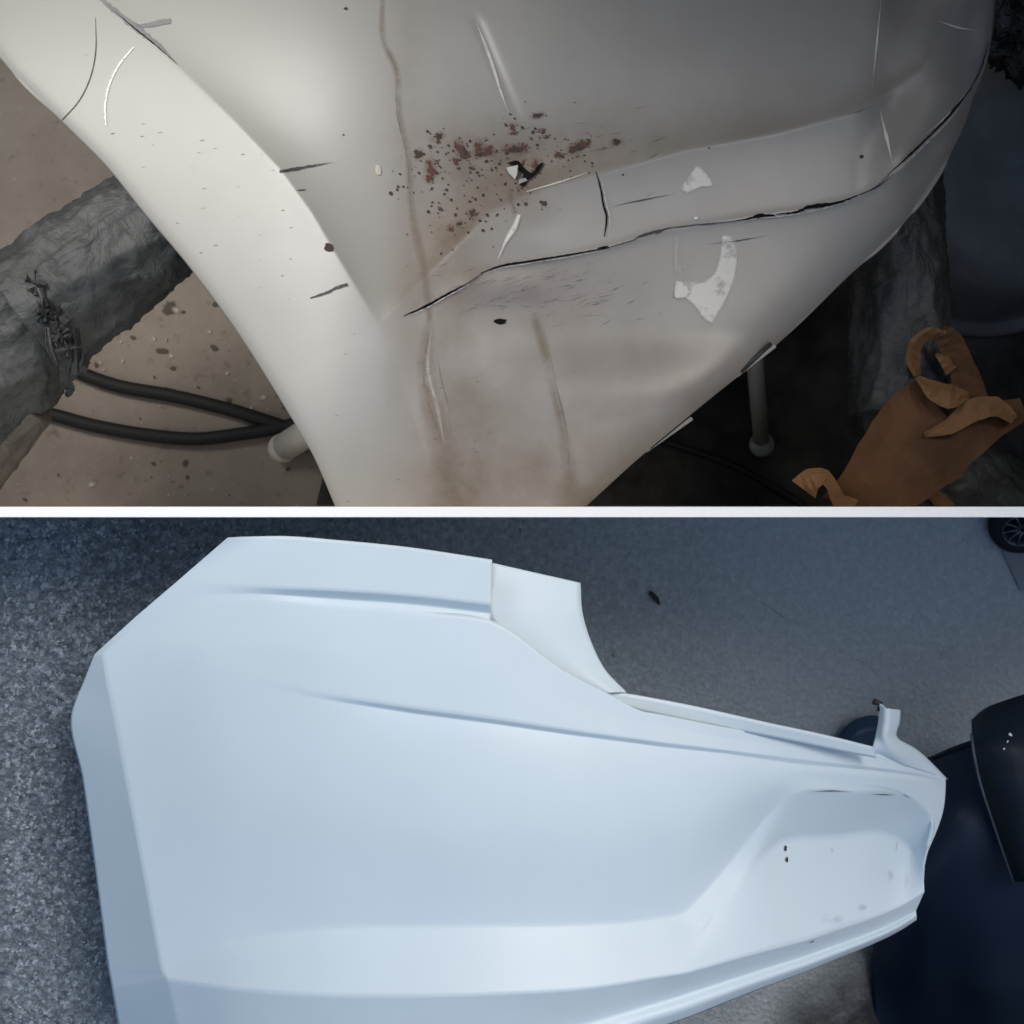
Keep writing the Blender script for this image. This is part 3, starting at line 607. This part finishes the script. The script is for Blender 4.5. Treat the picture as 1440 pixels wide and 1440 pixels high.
rb([(1330, 468, zz+0.035), (1306, 468, zz+0.03), (1288, 484, zz+0.016), (1284, 506, zz+0.004), (1290, 528, zz-0.006)], [14, 22, 24, 26, 14], [0.9, 0.7, 0.6, 0.7])
rb([(1316, 498, zz+0.025), (1330, 508, zz+0.022), (1340, 520, zz+0.014)], [4, 20, 30], [0.4, 0.6])
rb([(1130, 688, zz+0.01), (1142, 674, zz+0.02), (1160, 672, zz+0.02), (1170, 684, zz+0.01), (1180, 704, zz-0.01), (1200, 716, zz-0.02)], [40, 34, 30, 24, 26, 30], [0.1, 0.5, 0.9, 0.7, 0.2])
rb([(1288, 655, zz-0.04), (1302, 680, zz-0.05), (1318, 700, zz-0.06), (1334, 716, zz-0.07)], [16, 18, 20, 22], [0.2, 0.3])
# dusty blue tub and black bag at right
tub = empty('plastic_tub', 'dusty dark blue upturned tub on the floor, upper right corner', 'tub', loc=(0.78, 0.55, 0))
def lathe(c, prof, m, name, parent, n=72, sx=1, sy=1, rot=0):
    V = []; 
    for r, z in prof:
        for k in range(n):
            th = 2*math.pi*k/n; V.append((c[0]+r*sx*math.cos(th), c[1]+r*sy*math.sin(th), c[2]+z))
    F = [(i*n+k, (i+1)*n+k, (i+1)*n+(k+1) % n, i*n+(k+1) % n) for i in range(len(prof)-1) for k in range(n)]
    F = [f_[::-1] for f_ in F]; F.append(tuple((len(prof)-1)*n+k for k in range(n)))
    ob = mobj(name, V, F, m); child(ob, parent); return ob
c = Vector(P(1412, 255, 0.12)); c.z = 0
lathe(c, [(0.225, 0.0), (0.228, 0.015), (0.216, 0.022), (0.21, 0.03), (0.19, 0.16), (0.175, 0.20), (0.14, 0.215), (0.10, 0.21), (0.01, 0.208)], m_tub, 'body', tub)
lathe(c, [(0.232, 0.004), (0.238, 0.010), (0.236, 0.022), (0.226, 0.024)], m_tub, 'rim', tub)
bag = empty('rubbish_bag', 'crumpled shiny black bag at the far upper right corner', 'bag', loc=P(1430, 30, 0.3))
def rock(cx, cy, z, r, amp, seed, n=40):
    V = []; F = []
    for i in range(n):
        ph = math.pi*i/(n-1)
        for k in range(n):
            th = 2*math.pi*k/n; q = Vector((math.sin(ph)*math.cos(th), math.sin(ph)*math.sin(th), math.cos(ph)))
            w = 1+amp*mnoise.fractal(q*2.3+Vector((seed, 0, 0)), 0.7, 2.1, 4)+amp*(1-2*abs(mnoise.noise(q*3.5+Vector((0, seed, 0)))))**3
            c0 = Vector(P(cx, cy, z)); V.append(c0+q*r*w)
    for i in range(n-1):
        for k in range(n): F.append((i*n+k, (i+1)*n+k, (i+1)*n+(k+1) % n, i*n+(k+1) % n))
    return V, F
V, F = rock(1462, 10, 0.33, 0.085, 0.35, 3); child(mobj('crumpled_body', V, F, m_bag), bag)
V, F = rock(1440, 60, 0.31, 0.03, 0.5, 8, 26); child(mobj('knot', V, F, m_bag), bag)
# dark sheet painting the shade on the floor at right
V = [P(560, 722, 0.0), P(560, 560, 0.0), P(1000, 300, 0.0), P(1600, -300, 0.0), P(1600, 722, 0.0)]
V = [(min(v[0], 1.22), max(0.01, min(v[1], 0.98)), 0.006) for v in V]
V = [(-0.33, 0.012), (-0.29, 0.17), (-0.20, 0.40), (0.3, 0.97), (1.23, 0.97), (1.23, 0.012)]
V = [(x, y, 0.0) for x, y in V]+[(x, y, 0.006) for x, y in V]
F = [tuple(range(6, 12))[::-1], tuple(range(6))]+[(k, (k+1) % 6, 6+(k+1) % 6, 6+k) for k in range(6)]
o = mobj('floor_shade_sheet', V, [f_[::-1] for f_ in F], m_floor_shade, smooth=False); tag(o, 'dark sheet standing in for the shade on the floor beneath the right side of the bumper', 'painted shade')
# hoses on the floor
def hose(pts, r, label, grp='black hoses on the workshop floor', base=0.0):
    p = spline([P(x, y, base+r) for x, y in pts], 12); V, F = tube(p, r, 12)
    o = mobj('hose', V, F, m_hose); tag(o, label, 'hose', grp); return o
hose([(60, 495), (100, 518), (160, 541), (240, 556), (320, 575), (400, 600), (470, 622)], 0.0115, 'upper of two black hoses on the beige concrete at lower left')
hose([(0, 572), (60, 580), (130, 598), (210, 612), (280, 617), (340, 610), (400, 600), (480, 575)], 0.0115, 'lower of two black hoses on the beige concrete, bowing downwards')
hose([(880, 600), (950, 626), (1020, 650), (1080, 680), (1130, 712), (1150, 728)], 0.006, 'black hose curving over the shaded floor below the bumper', base=0.006)
def leg(a, b, r, fr, m, label):
    t = empty('stand_foot', label, 'stand foot', 'round-ended stand feet', P(b[0], b[1], 0.0))
    A, B = Vector(P(*a)), Vector(P(*b)); V, F = tube([A, B], r, 24); child(mobj('rod', V, F, m), t)
    V = []; n = 24; F = []
    for i in range(n):
        ph = math.pi*i/(n-1)
        for k in range(n):
            th = 2*math.pi*k/n; V.append(B+Vector((math.sin(ph)*math.cos(th), math.sin(ph)*math.sin(th), math.cos(ph)))*fr)
    F = [(i*n+k, (i+1)*n+k, (i+1)*n+(k+1) % n, i*n+(k+1) % n) for i in range(n-1) for k in range(n)]
    child(mobj('foot_cap', V, F, m), t)
leg((470, 585, 0.16), (398, 630, 0.03), 0.0235, 0.0250, m_rod, 'pale rod end with rounded cap beside the hoses, left of the bumper')
leg((1056, 440, 0.35), (1071, 625, 0.03), 0.013, 0.021, m_rodd, 'dim grey rod with ball foot on the shaded floor below the bumper clip')
# pits and splashes in the concrete
flat = lambda x, y: np.zeros_like(np.asarray(x, float))+0.0
floor_marks = f0 = bpy.data.objects['workshop_floor']
def fm(name, b, m):
    ob = mobj(name, b[0], b[1], m); ob.parent = f0; a = ob.data.attributes.new('a', 'FLOAT', 'POINT'); a.data.foreach_set('value', np.asarray(b[2], np.float32)); return ob
fm('pit', blob(238, 434, 11, 12, 0.5, flat, 0.002, n=18), m_pit); fm('pit', blob(303, 428, 6, 5, 0, flat, 0.002), m_pit); fm('pit', blob(228, 494, 12, 5, 0, flat, 0.002), m_pit)
items = []
for i in range(170):
    cx, cy = rng.uniform(14, 470), rng.uniform(380, 712); r_ = abs(rng.normal(0, 1.6))+0.6; items.append(blob(cx, cy, r_*1.5, r_, rng.uniform(0, 3), flat, 0.0025, n=8, seed=i+900))
V, F, n = [], [], 0
for v, f_, a in items[:95]:
    V += [tuple(q) for q in v]; F += [tuple(i+n for i in g) for g in f_]; n += len(v)
o = mobj('floor_splashes', V, F, m_splat2); o.parent = f0; o['kind'] = 'stuff'; a = o.data.attributes.new('a', 'FLOAT', 'POINT'); a.data.foreach_set('value', np.array(([0.0]*8+[1.0])*(n//9), np.float32))
V, F, n = [], [], 0
for v, f_, a in items[95:]:
    V += [tuple(q) for q in v]; F += [tuple(i+n for i in g) for g in f_]; n += len(v)
o = mobj('floor_grit', V, F, m_pit); o.parent = f0; o['kind'] = 'stuff'; a = o.data.attributes.new('a', 'FLOAT', 'POINT'); a.data.foreach_set('value', np.array(([0.0]*8+[1.0])*(n//9), np.float32))

# ------------------------------------------------------------------ lower bay: repainted bumper
zc = np.array([-.105, -.105, -.035, -.004, 0, -.004, -.025, -.060, -.095, -.130, -.200, -.225, -.270])+0.80
XB = np.array([600, 690, 830, 945, 1035, 1112, 1240, 1295, 1330, 1400.]); ZB = np.array([0, -.004, -.026, -.060, -.095, -.130, -.200, -.232, -.256, -.31])
def zbase(x):
    z = 0.798-0.00042*float(sp(np.array(400.-x), 60.))
    if x > 600:
        c = np.polyfit(XB, ZB, 4); z += np.polyval(c, x) if x > 700 else np.polyval(c, 700)*((x-600)/100)**2
    return float(z)
def row(pts, dz):
    dz = dz if hasattr(dz, '__len__') else [dz]*13
    return [(p[0], p[1], zbase(p[0])+dz[i]) for i, p in enumerate(pts)]
T = [(320, 756), (334, 755), (400, 754), (480, 760), (570, 769), (692, 787)]
R1 = [(245, 821), (272, 818), (365, 826), (460, 830), (570, 837), (691, 850)]
R2 = [(225, 838), (250, 836), (356, 835), (456, 841), (570, 849), (690, 863)]
M0 = [(190, 868), (215, 862), (350, 844), (452, 850), (570, 859), (690, 872), (795, 944), (900, 999), (1010, 1021), (1110, 1038), (1225, 1058), (1288, 1078), (1330, 1095)]
K = [(133, 920), (143, 919), (300, 905), (440, 915), (570, 930), (690, 945), (808, 988), (915, 1020), (1018, 1037), (1114, 1051), (1228, 1067), (1290, 1083), (1330, 1096)]
M1 = [(116, 962), (151, 967), (330, 948), (445, 974), (570, 995), (690, 1011), (815, 1029), (930, 1044), (1030, 1056), (1120, 1067), (1230, 1079), (1292, 1088), (1330, 1097)]
M2 = [(110, 975), (154, 978), (330, 958), (442, 981), (570, 1001), (690, 1017), (815, 1035), (930, 1050), (1030, 1061), (1120, 1074), (1230, 1084), (1292, 1092), (1330, 1099)]
M2b = [(101, 1000), (158, 996), (330, 972), (442, 992), (570, 1010), (690, 1025), (815, 1043), (930, 1057), (1030, 1068), (1120, 1080), (1231, 1089), (1293, 1096), (1330, 1103)]
M3 = [(116, 1095), (180, 1110), (330, 1130), (450, 1145), (570, 1155), (690, 1160), (830, 1160), (945, 1150), (1030, 1120), (1112, 1096), (1240, 1101), (1302, 1112), (1328, 1132)]
A_ = [(152, 1362), (228, 1366), (330, 1323), (440, 1307), (570, 1303), (690, 1302), (830, 1300), (964, 1281), (1040, 1197), (1112, 1118), (1275, 1118), (1308, 1145), (1299, 1213)]
N_ = [(154, 1372), (231, 1370), (330, 1352), (440, 1346), (570, 1348), (690, 1348), (842, 1340), (990, 1300), (1045, 1240), (1088, 1190), (1250, 1174), (1276, 1190), (1298, 1218)]
B_ = [(157, 1388), (235, 1375), (330, 1388), (440, 1396), (570, 1398), (690, 1396), (840, 1387), (970, 1366), (1060, 1341), (1130, 1323), (1220, 1293), (1268, 1273), (1300, 1254)]
D_ = [(168, 1452), (260, 1478), (340, 1490), (450, 1498), (570, 1490), (690, 1470), (840, 1436), (960, 1400), (1060, 1368), (1130, 1346), (1212, 1317), (1260, 1297), (1288, 1281)]
E_ = [(170, 1470), (262, 1500), (345, 1512), (450, 1522), (570, 1512), (700, 1490), (850, 1455), (965, 1418), (1062, 1383), (1132, 1359), (1214, 1327), (1262, 1305), (1289, 1288)]
F_ = [(172, 1485), (264, 1512), (347, 1524), (452, 1536), (572, 1528), (702, 1504), (852, 1470), (968, 1431), (1066, 1392), (1136, 1366), (1218, 1332), (1264, 1310), (1289, 1294)]
zN = [-.068, -.020, -.018, -.017, -.016, -.016, -.018, -.025, -.024, -.044, -.048, -.050, -.010]
zB = [-.070, -.018, -.008, -.004, -.003, -.003, -.004, -.004, -.008, -.018, -.022, -.020, -.006]
zA = [-.066, -.020, -.024, -.027, -.028, -.028, -.031, -.035, -.034, -.002, -.002, -.002, -.009]
def widen(pts, dz):
    r_ = row(pts, dz); o = r_[:9]
    mid = lambda a, b, t: tuple(a[k]+(b[k]-a[k])*t for k in range(3))
    o = o[:7]+[mid(o[6], o[7], 0.6), o[7], mid(o[7], o[8], 0.28), o[8]]
    o += [mid(r_[8], r_[9], 0.62), r_[9], mid(r_[9], r_[10], 0.5)]+r_[10:]; return o
rows = [widen(M0, [-.001, 0, -.002, -.004, -.004, -.004]+[0]*7), widen(K, [-.006, 0, 0, .0, .0005, .001, .001, .001, 0, 0, 0, 0, 0]), widen(M1, [-.022, 0, 0, .0005, .0035, .0035, .0035, .0035, .003, .002, .002, .001, 0]),
        widen(M2, [-.026, 0, 0, -.001, -.004, -.004, -.004, -.003, -.002, -.002, -.002, -.001, 0]), widen(M2b, [-.031, 0, 0, -.001, -.0025, -.0025, -.0025, -.002, 0, 0, 0, 0, -.001]),
        widen(M3, [-.040, -.002, -.001, 0, .001, .001, .001, 0, 0, 0, 0, 0, -.002]), widen(A_, zA), widen(N_, zN), widen(B_, zB),
        widen(D_, [-.118, -.075, -.06, -.055, -.052, -.05, -.048, -.044, -.044, -.050, -.046, -.040, -.028]), widen(E_, [-.122, -.078, -.063, -.056, -.052, -.046, -.042, -.036, -.036, -.042, -.039, -.034, -.026]), widen(F_, [-.15, -.10, -.085, -.075, -.07, -.065, -.062, -.056, -.056, -.062, -.056, -.048, -.034])]
fix = {6: [(7, 915, 1293), (9, 984, 1261), (11, 1084, 1143), (12, 1116, 1116), (13, 1200, 1112)], 7: [(11, 1070, 1206), (12, 1092, 1187), (13, 1170, 1176)]}
for k_, ov in fix.items():
    for j_, x_, y_ in ov: rows[k_][j_] = (x_, y_, zbase(x_)+{11: -.018, 12: -.004, 13: -.002, 7: -.033, 9: -.036}[j_] if k_ == 6 else zbase(x_)+{11: -.030, 12: -.040, 13: -.047}[j_])
G = loft(rows, {1, 2, 3, 6, 7, 8, 9}, mu=22, mv=[10, 10, 5, 5, 18, 24, 12, 18, 14, 6, 6], sharpcols=(1,))
rep = empty('repainted_bumper', 'smooth white repainted car bumper with number-plate recess lying on asphalt', 'car bumper', loc=P(700, 1150, 0.4))
rows = [row(T+M0[6:], [0, 0, .002]+[.004]*10)[:6], row(R1+M0[6:], [0, 0, .001]+[.004]*10)[:6], row(R2+M0[6:], [0, 0, -.003, -.008, -.008, -.008]+[0]*7)[:6], row(M0, [-.001, 0, -.002]+[-.004]*10)[:6]]
G2 = loft(rows, {1, 2}, mu=22, mv=[14, 6, 6], sharpcols=(1,))
G2[-1] = G[0][:G2.shape[1]]
V1 = PA(G[..., 0], G[..., 1], G[..., 2]).reshape(-1, 3); V2 = PA(G2[..., 0], G2[..., 1], G2[..., 2]).reshape(-1, 3)
nc1, nc2, nr2 = G.shape[1], G2.shape[1], G2.shape[0]
def remap(i): return (i-(nr2-1)*nc2) if i >= (nr2-1)*nc2 else len(V1)+i       # the last row is the first row of the face
F2 = [tuple(remap(i) for i in f_) for f_ in grid_faces(nr2, nc2)]
sh2 = child(mobj('shell', np.concatenate([V1, V2[:(nr2-1)*nc2]]), grid_faces(G.shape[0], nc1)+F2, m_white, None, solid=0.003), rep)
# inner lamp flange, ledge and end bracket: set back behind the outer face
zf_ = zc[5]
lc = spline([(692, 792, zf_-.030), (688, 868, zf_-.020), (735, 908, zf_-.026), (795, 948, zf_-.036), (850, 974, zf_-.046)], 14)
rc = spline([(815, 820, zf_-.052), (818, 862, zf_-.048), (831, 905, zf_-.050), (850, 943, zf_-.054), (879, 975, zf_-.060)], 14)
mid = (lc+rc)/2; mid[:, 2] += 0.004
child(loft_obj('lamp_flange', loft([lc, mid, rc], set(), mu=1, mv=[8, 8]), m_white, None, 0.003), rep)
a = [(846, 970, .745), (878, 975, .738), (960, 990, .722), (1080, 1017, .695), (1160, 1034, .668), (1229, 1051, .645)]
b = [(846, 984, .748), (885, 996, .735), (960, 1014, .718), (1080, 1036, .688), (1160, 1052, .662), (1232, 1066, .640)]
child(loft_obj('top_ledge', loft([a, b], set(), mu=12, mv=[4]), m_white, None, 0.003), rep)
l_ = spline([(1238, 988, .60), (1238, 1012, .60), (1233, 1036, .60), (1226, 1056, .60), (1230, 1066, .585)], 10)
c_ = spline([(1247, 996, .612), (1246, 1015, .612), (1244, 1036, .612), (1256, 1058, .600), (1270, 1074, .58)], 10)
r_ = spline([(1264, 998, .59), (1263, 1014, .59), (1258, 1034, .59), (1288, 1055, .565), (1331, 1096, .535)], 10)
child(loft_obj('end_bracket', loft([l_, c_, r_], {1}, mu=1, mv=[6, 6]), m_white, None, 0.003), rep)
V, F = tube([P(1228, 986, .60), P(1238, 990, .60), P(1237, 1000, .60)], 0.004, 6); child(mobj('bracket_clip', V, F, m_clipd), rep)
# marks on the fresh paint: heights interpolated from the shell itself
GP = G.reshape(-1, 3)
def znew(x, y):
    x, y = np.atleast_1d(np.asarray(x, float)), np.atleast_1d(np.asarray(y, float)); out = np.zeros(len(x.ravel()))
    for i, (a_, b_) in enumerate(zip(x.ravel(), y.ravel())):
        d = (GP[:, 0]-a_)**2+(GP[:, 1]-b_)**2; k = np.argpartition(d, 6)[:6]; w = 1/(d[k]+2); out[i] = (GP[k, 2]*w).sum()/w.sum()
    return out.reshape(x.shape)
for cx, cy, rx, ry in ((1105, 1193, 1.6, 4), (1107, 1209, 1.8, 4)):
    mark('chip', blob(cx, cy, rx, ry, 0.1, znew, lift=0.002), m_rust2, rep)
for cx, cy, rx, ry in ((1253, 1232, 6, 9), (1213, 1276, 8, 6), (1172, 1292, 20, 10), (1275, 1238, 3, 14), (1170, 1196, 4, 5), (1261, 1190, 2, 8)):
    mark('smudge', blob(cx, cy, rx, ry, 0.1, znew, lift=0.002, n=16), m_smudge, rep)
stroke('seam_gap', [(1138, 1113), (1180, 1112.5), (1200, 1114)], 2.2, m_scr, rep, znew, lift=0.003)
stroke('seam_gap', [(1225, 1117), (1260, 1118)], 2.0, m_scr, rep, znew, lift=0.003)
stroke('chip', [(1138, 1326), (1146, 1323)], 3, m_scr, rep, znew, lift=0.003)

# ------------------------------------------------------------------ lower bay: other things
# dark parts and car at the right
def gz(px, py): return gpix(px, py).z
navy = empty('dark_bumper_cover', 'dark navy car part lying on the asphalt behind the right end of the white bumper', 'car part', loc=gpix(1320, 1200))
def zoff(px, py, h): return (px, py, gz(px, py)+h)
rws = [[zoff(1250, 1082, .02), zoff(1310, 1063, .10), zoff(1340, 1050, .16), zoff(1375, 1038, .2), zoff(1470, 1020, .2)],
       [zoff(1250, 1160, .10), zoff(1310, 1150, .22), zoff(1340, 1145, .27), zoff(1380, 1140, .3), zoff(1470, 1120, .3)],
       [zoff(1240, 1260, .12), zoff(1300, 1260, .22), zoff(1340, 1260, .26), zoff(1390, 1260, .29), zoff(1470, 1260, .3)],
       [zoff(1225, 1350, .02), zoff(1290, 1370, .12), zoff(1340, 1380, .16), zoff(1390, 1390, .2), zoff(1480, 1390, .2)],
       [zoff(1230, 1440, 0.0), zoff(1290, 1470, .02), zoff(1340, 1490, .04), zoff(1400, 1500, .06), zoff(1490, 1510, .06)]]
child(loft_obj('outer_face', loft(rws, {3}, mu=12, mv=[10]*4), m_navy, None, 0.004), navy)
rws = [[(1310, 1064, gz(1310, 1064)+.105), (1340, 1051, gz(1340, 1051)+.165), (1375, 1039, gz(1375, 1039)+.205), (1430, 1028, gz(1430, 1028)+.205)],
       [(1310, 1067, gz(1310, 1067)+.11), (1340, 1055, gz(1340, 1055)+.17), (1375, 1043, gz(1375, 1043)+.21), (1430, 1032, gz(1430, 1032)+.21)]]
child(loft_obj('top_edge', loft(rws, set(), mu=8, mv=[2]), m_navyd, None, 0.004), navy)
part2 = empty('dark_car_panel', 'near-black car panel with pale worn edge at the right border of the asphalt', 'car part', loc=gpix(1420, 1100))
rws = [[zoff(1366, 1012, .22), zoff(1385, 996, .26), (1410, 986, gz(1410, 986)+.28), zoff(1480, 965, .28)],
       [zoff(1367, 1040, .32), zoff(1395, 1040, .36), zoff(1420, 1040, .38), zoff(1490, 1040, .38)],
       [zoff(1376, 1090, .34), zoff(1405, 1090, .38), zoff(1430, 1090, .4), zoff(1490, 1090, .4)],
       [zoff(1398, 1160, .34), zoff(1420, 1160, .38), zoff(1440, 1160, .4), zoff(1490, 1160, .4)],
       [zoff(1426, 1240, .34), zoff(1440, 1240, .38), zoff(1460, 1240, .4), zoff(1500, 1240, .4)]]
G3 = loft(rws, set(), mu=8, mv=[8]*4); child(loft_obj('panel_face', G3, m_navyd, None, 0.004), part2)
V, F = tube([P(*p) for p in G3[6:, 0]], 0.0022, 6); child(mobj('worn_edge', V, F, m_edge), part2)
V, F = [], []
for i, (a1, b1) in enumerate(((1421, 1033), (1417, 1043), (1412, 1053), (1423, 1062))):
    bb = blob(a1, b1, 3.5 if i == 0 else 1.2, 2, 0.6, lambda x, y: np.full_like(x, gz(a1, b1)+.385), n=6); child(mobj('white_fleck', bb[0], bb[1], m_chalk), part2)
rws = [[(.30, -.83, -.1), (.75, -.82, -.25), (1.35, -.60, -.4), (1.6, -.2, -.5)], [(.28, -.84, .35), (.75, -.83, .35), (1.40, -.60, .3), (1.65, -.2, .25)], [(.30, -.88, .75), (.8, -.86, .8), (1.42, -.64, .8), (1.7, -.2, .75)], [(.5, -1.1, .95), (.9, -1.1, 1.0), (1.6, -.8, 1.0), (1.9, -.3, .95)]]
R_ = [spline([(q_[0], q_[1], q_[2]) for q_ in w_], 8) for w_ in rws]
Vb = np.array(R_).reshape(-1, 3); child(mobj('added_shade_body', Vb, grid_faces(4, len(R_[0])), m_navyd, None, solid=0.01), part2)  # body added out of view to darken the asphalt at lower right
shade_outline = [(1060, 1470), (1085, 1400), (1150, 1345), (1230, 1300), (1330, 1280), (1500, 1300), (1500, 1500), (1100, 1500)]
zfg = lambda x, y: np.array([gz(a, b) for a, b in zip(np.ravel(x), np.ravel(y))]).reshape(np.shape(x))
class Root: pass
og = bpy.data.objects.new('shade_anchor', None)
ob_ = polymark('painted_shade', shade_outline, m_shade, og, zfg, lift=0.004, inner=110); ob_.parent = bpy.data.objects['asphalt_yard']; ob_.matrix_parent_inverse.identity(); bpy.data.objects.remove(og)  # shade painted as a dark patch fading in on the asphalt
lid = empty('dark_round_lid', 'dark blue rounded plastic piece on asphalt behind the white end bracket', 'car part', loc=gpix(1215, 1040))
rws = [[zoff(1150, 1085, .01), zoff(1178, 1036, .02), zoff(1200, 1013, .03), zoff(1225, 1006, .03), zoff(1250, 1010, .02)],
       [zoff(1160, 1090, .04), zoff(1190, 1045, .05), zoff(1207, 1028, .06), zoff(1228, 1022, .06), zoff(1250, 1025, .05)],
       [zoff(1180, 1095, .04), zoff(1205, 1075, .05), zoff(1220, 1065, .06), zoff(1238, 1062, .06), zoff(1255, 1064, .05)]]
child(loft_obj('face', loft(rws, {1}, mu=10, mv=[5, 6]), mat('blue_plastic', (0.018, 0.045, 0.085), 0.5, 0.4), None, 0.004), lid)
# wheel of a parked car at the top right
wh = empty('car_wheel', 'black tyre with grey spoked alloy rim, cut by the upper right border of the asphalt', 'car wheel', loc=gpix(1425, 735))
wc = gpix(1432, 716); q = gn
e1 = Vector((0.8, 0.3, 0)).normalized(); e1 = (e1-q*e1.dot(q)).normalized(); e2 = q.cross(e1)
wax = (q*0.75+Vector((-0.35, -0.5, 0))).normalized(); e1 = wax.cross(Vector((0, 1, 0))).normalized(); e2 = wax.cross(e1)
def ring(prof, m, name, n=64):
    V = []
    for r, h in prof:
        for k in range(n):
            th = 2*math.pi*k/n; V.append(wc+(e1*math.cos(th)+e2*math.sin(th))*r*WS+wax*h*WS)
    F = [(i*n+k, (i+1)*n+k, (i+1)*n+(k+1) % n, i*n+(k+1) % n) for i in range(len(prof)-1) for k in range(n)]
    return child(mobj(name, V, F, m), wh)
wc = wc+wax*0.05; WS = 0.27
ring([(0.17, -.10), (0.185, -.08), (0.19, -.03), (0.18, .01), (0.16, .03), (0.135, .032), (0.118, .022), (0.114, 0)], m_tyre, 'tyre')
rim = ring([(0.119, .018), (0.117, .026), (0.110, .024), (0.104, -.01), (0.10, -.05)], m_alloy, 'rim')
ring([(0.105, -.05), (0.001, -.05)], m_tyre, 'hub_shadow_plate')
for k in range(10):
    th = 2*math.pi*k/10+0.15; d = e1*math.cos(th)+e2*math.sin(th); V, F = tube([wc+d*0.015*WS+wax*.01*WS, wc+d*.07*WS+wax*.012*WS, wc+d*0.115*WS+wax*.02*WS], [.0026, .0016, .002], 6); mobj('spoke', V, F, m_alloy, rim)
# pale pavement beyond the wheel
Vp = [gpix(1400, 757), gpix(1432, 828), gpix(1600, 900), gpix(1600, 700), gpix(1405, 700)]
o = mobj('pavement', [v+gn*0.004 for v in Vp], [(0, 1, 2, 3, 4)], m_pave); tag(o, kind='structure')
# twig and a crack
t0, t1 = gpix(912, 832)+gn*.006, gpix(925, 849)+gn*.006; V, F = tube([t0, (t0+t1)/2+Vector((.002, 0, 0)), t1], [.003, .004, .002], 7)
o = mobj('twig', V, F, m_twig); tag(o, 'short dark twig lying on the asphalt above the white bumper', 'twig')
def gstroke(pts, w):
    zf = lambda x, y: np.array([gz(a, b) for a, b in zip(np.ravel(x), np.ravel(y))]).reshape(np.shape(x))
    b = stroke('', pts, w, None, None, zf, build=False, lift=0.004); ob = mobj('surface_crack', b[0], b[1], m_scrf); a = ob.data.attributes.new('a', 'FLOAT', 'POINT'); a.data.foreach_set('value', np.asarray(b[2], np.float32)); ob.parent = bpy.data.objects['asphalt_yard']
gstroke([(1042, 832), (1075, 850), (1110, 872), (1142, 880)], 2.6); gstroke([(1200, 926), (1220, 934)], 2.5); gstroke([(1322, 915), (1326, 924)], 5)
# loose stone chips bedded in the near asphalt
V, F, n = [], [], 0
cube = [(0, 0, 1), (1, 0, 0), (0, 1, 0), (-1, 0, 0), (0, -1, 0)]
for i in range(9000):
    px = 5+abs(rng.normal(0, 1))*260; py = rng.uniform(722, 1445)
    if px > 900: continue
    g = gpix(px, py)
    if g.y > -0.012: continue
    s_ = rng.uniform(0.0016, 0.0042)*(1 if rng.random() < .93 else 1.4); rot = rng.uniform(0, 6.28); cr, sr = math.cos(rot), math.sin(rot); ax = rng.uniform(0.6, 1.5)
    for (x_, y_, z_) in cube:
        x_, y_ = x_*ax+rng.normal(0, .25), y_+rng.normal(0, .25)
        V.append((g.x+s_*(x_*cr-y_*sr), g.y+s_*(x_*sr+y_*cr), g.z+s_*z_*0.55-0.0004*(1-z_)))
    F += [(n, n+1, n+2), (n, n+2, n+3), (n, n+3, n+4), (n, n+4, n+1)]; n += 5
o = mobj('asphalt_chips', V, F, m_stone, smooth=False); tag(o, 'fine stone chips bedded in the near asphalt', 'gravel', kind='stuff')

# everything in the upper bay stops at the board, everything in the lower bay too
import bmesh
bpy.context.view_layer.update()
def trim(root, yv, keep_pos):
    for ob in [root]+list(root.children_recursive):
        if ob.type != 'MESH': continue
        bm = bmesh.new(); bm.from_mesh(ob.data); inv = ob.matrix_world.inverted()
        bmesh.ops.bisect_plane(bm, geom=bm.verts[:]+bm.edges[:]+bm.faces[:], plane_co=inv @ Vector((0, yv, 0)), plane_no=Vector((0, 1, 0)), clear_inner=keep_pos, clear_outer=not keep_pos)
        bm.to_mesh(ob.data); bm.free()
for ob in (armL, armR, tape, bag, tub): trim(ob, hw, True)
for ob in [o for o in S.objects if o.name.startswith('hose')]: trim(ob, hw, True)
trim(wh, -hw, False)
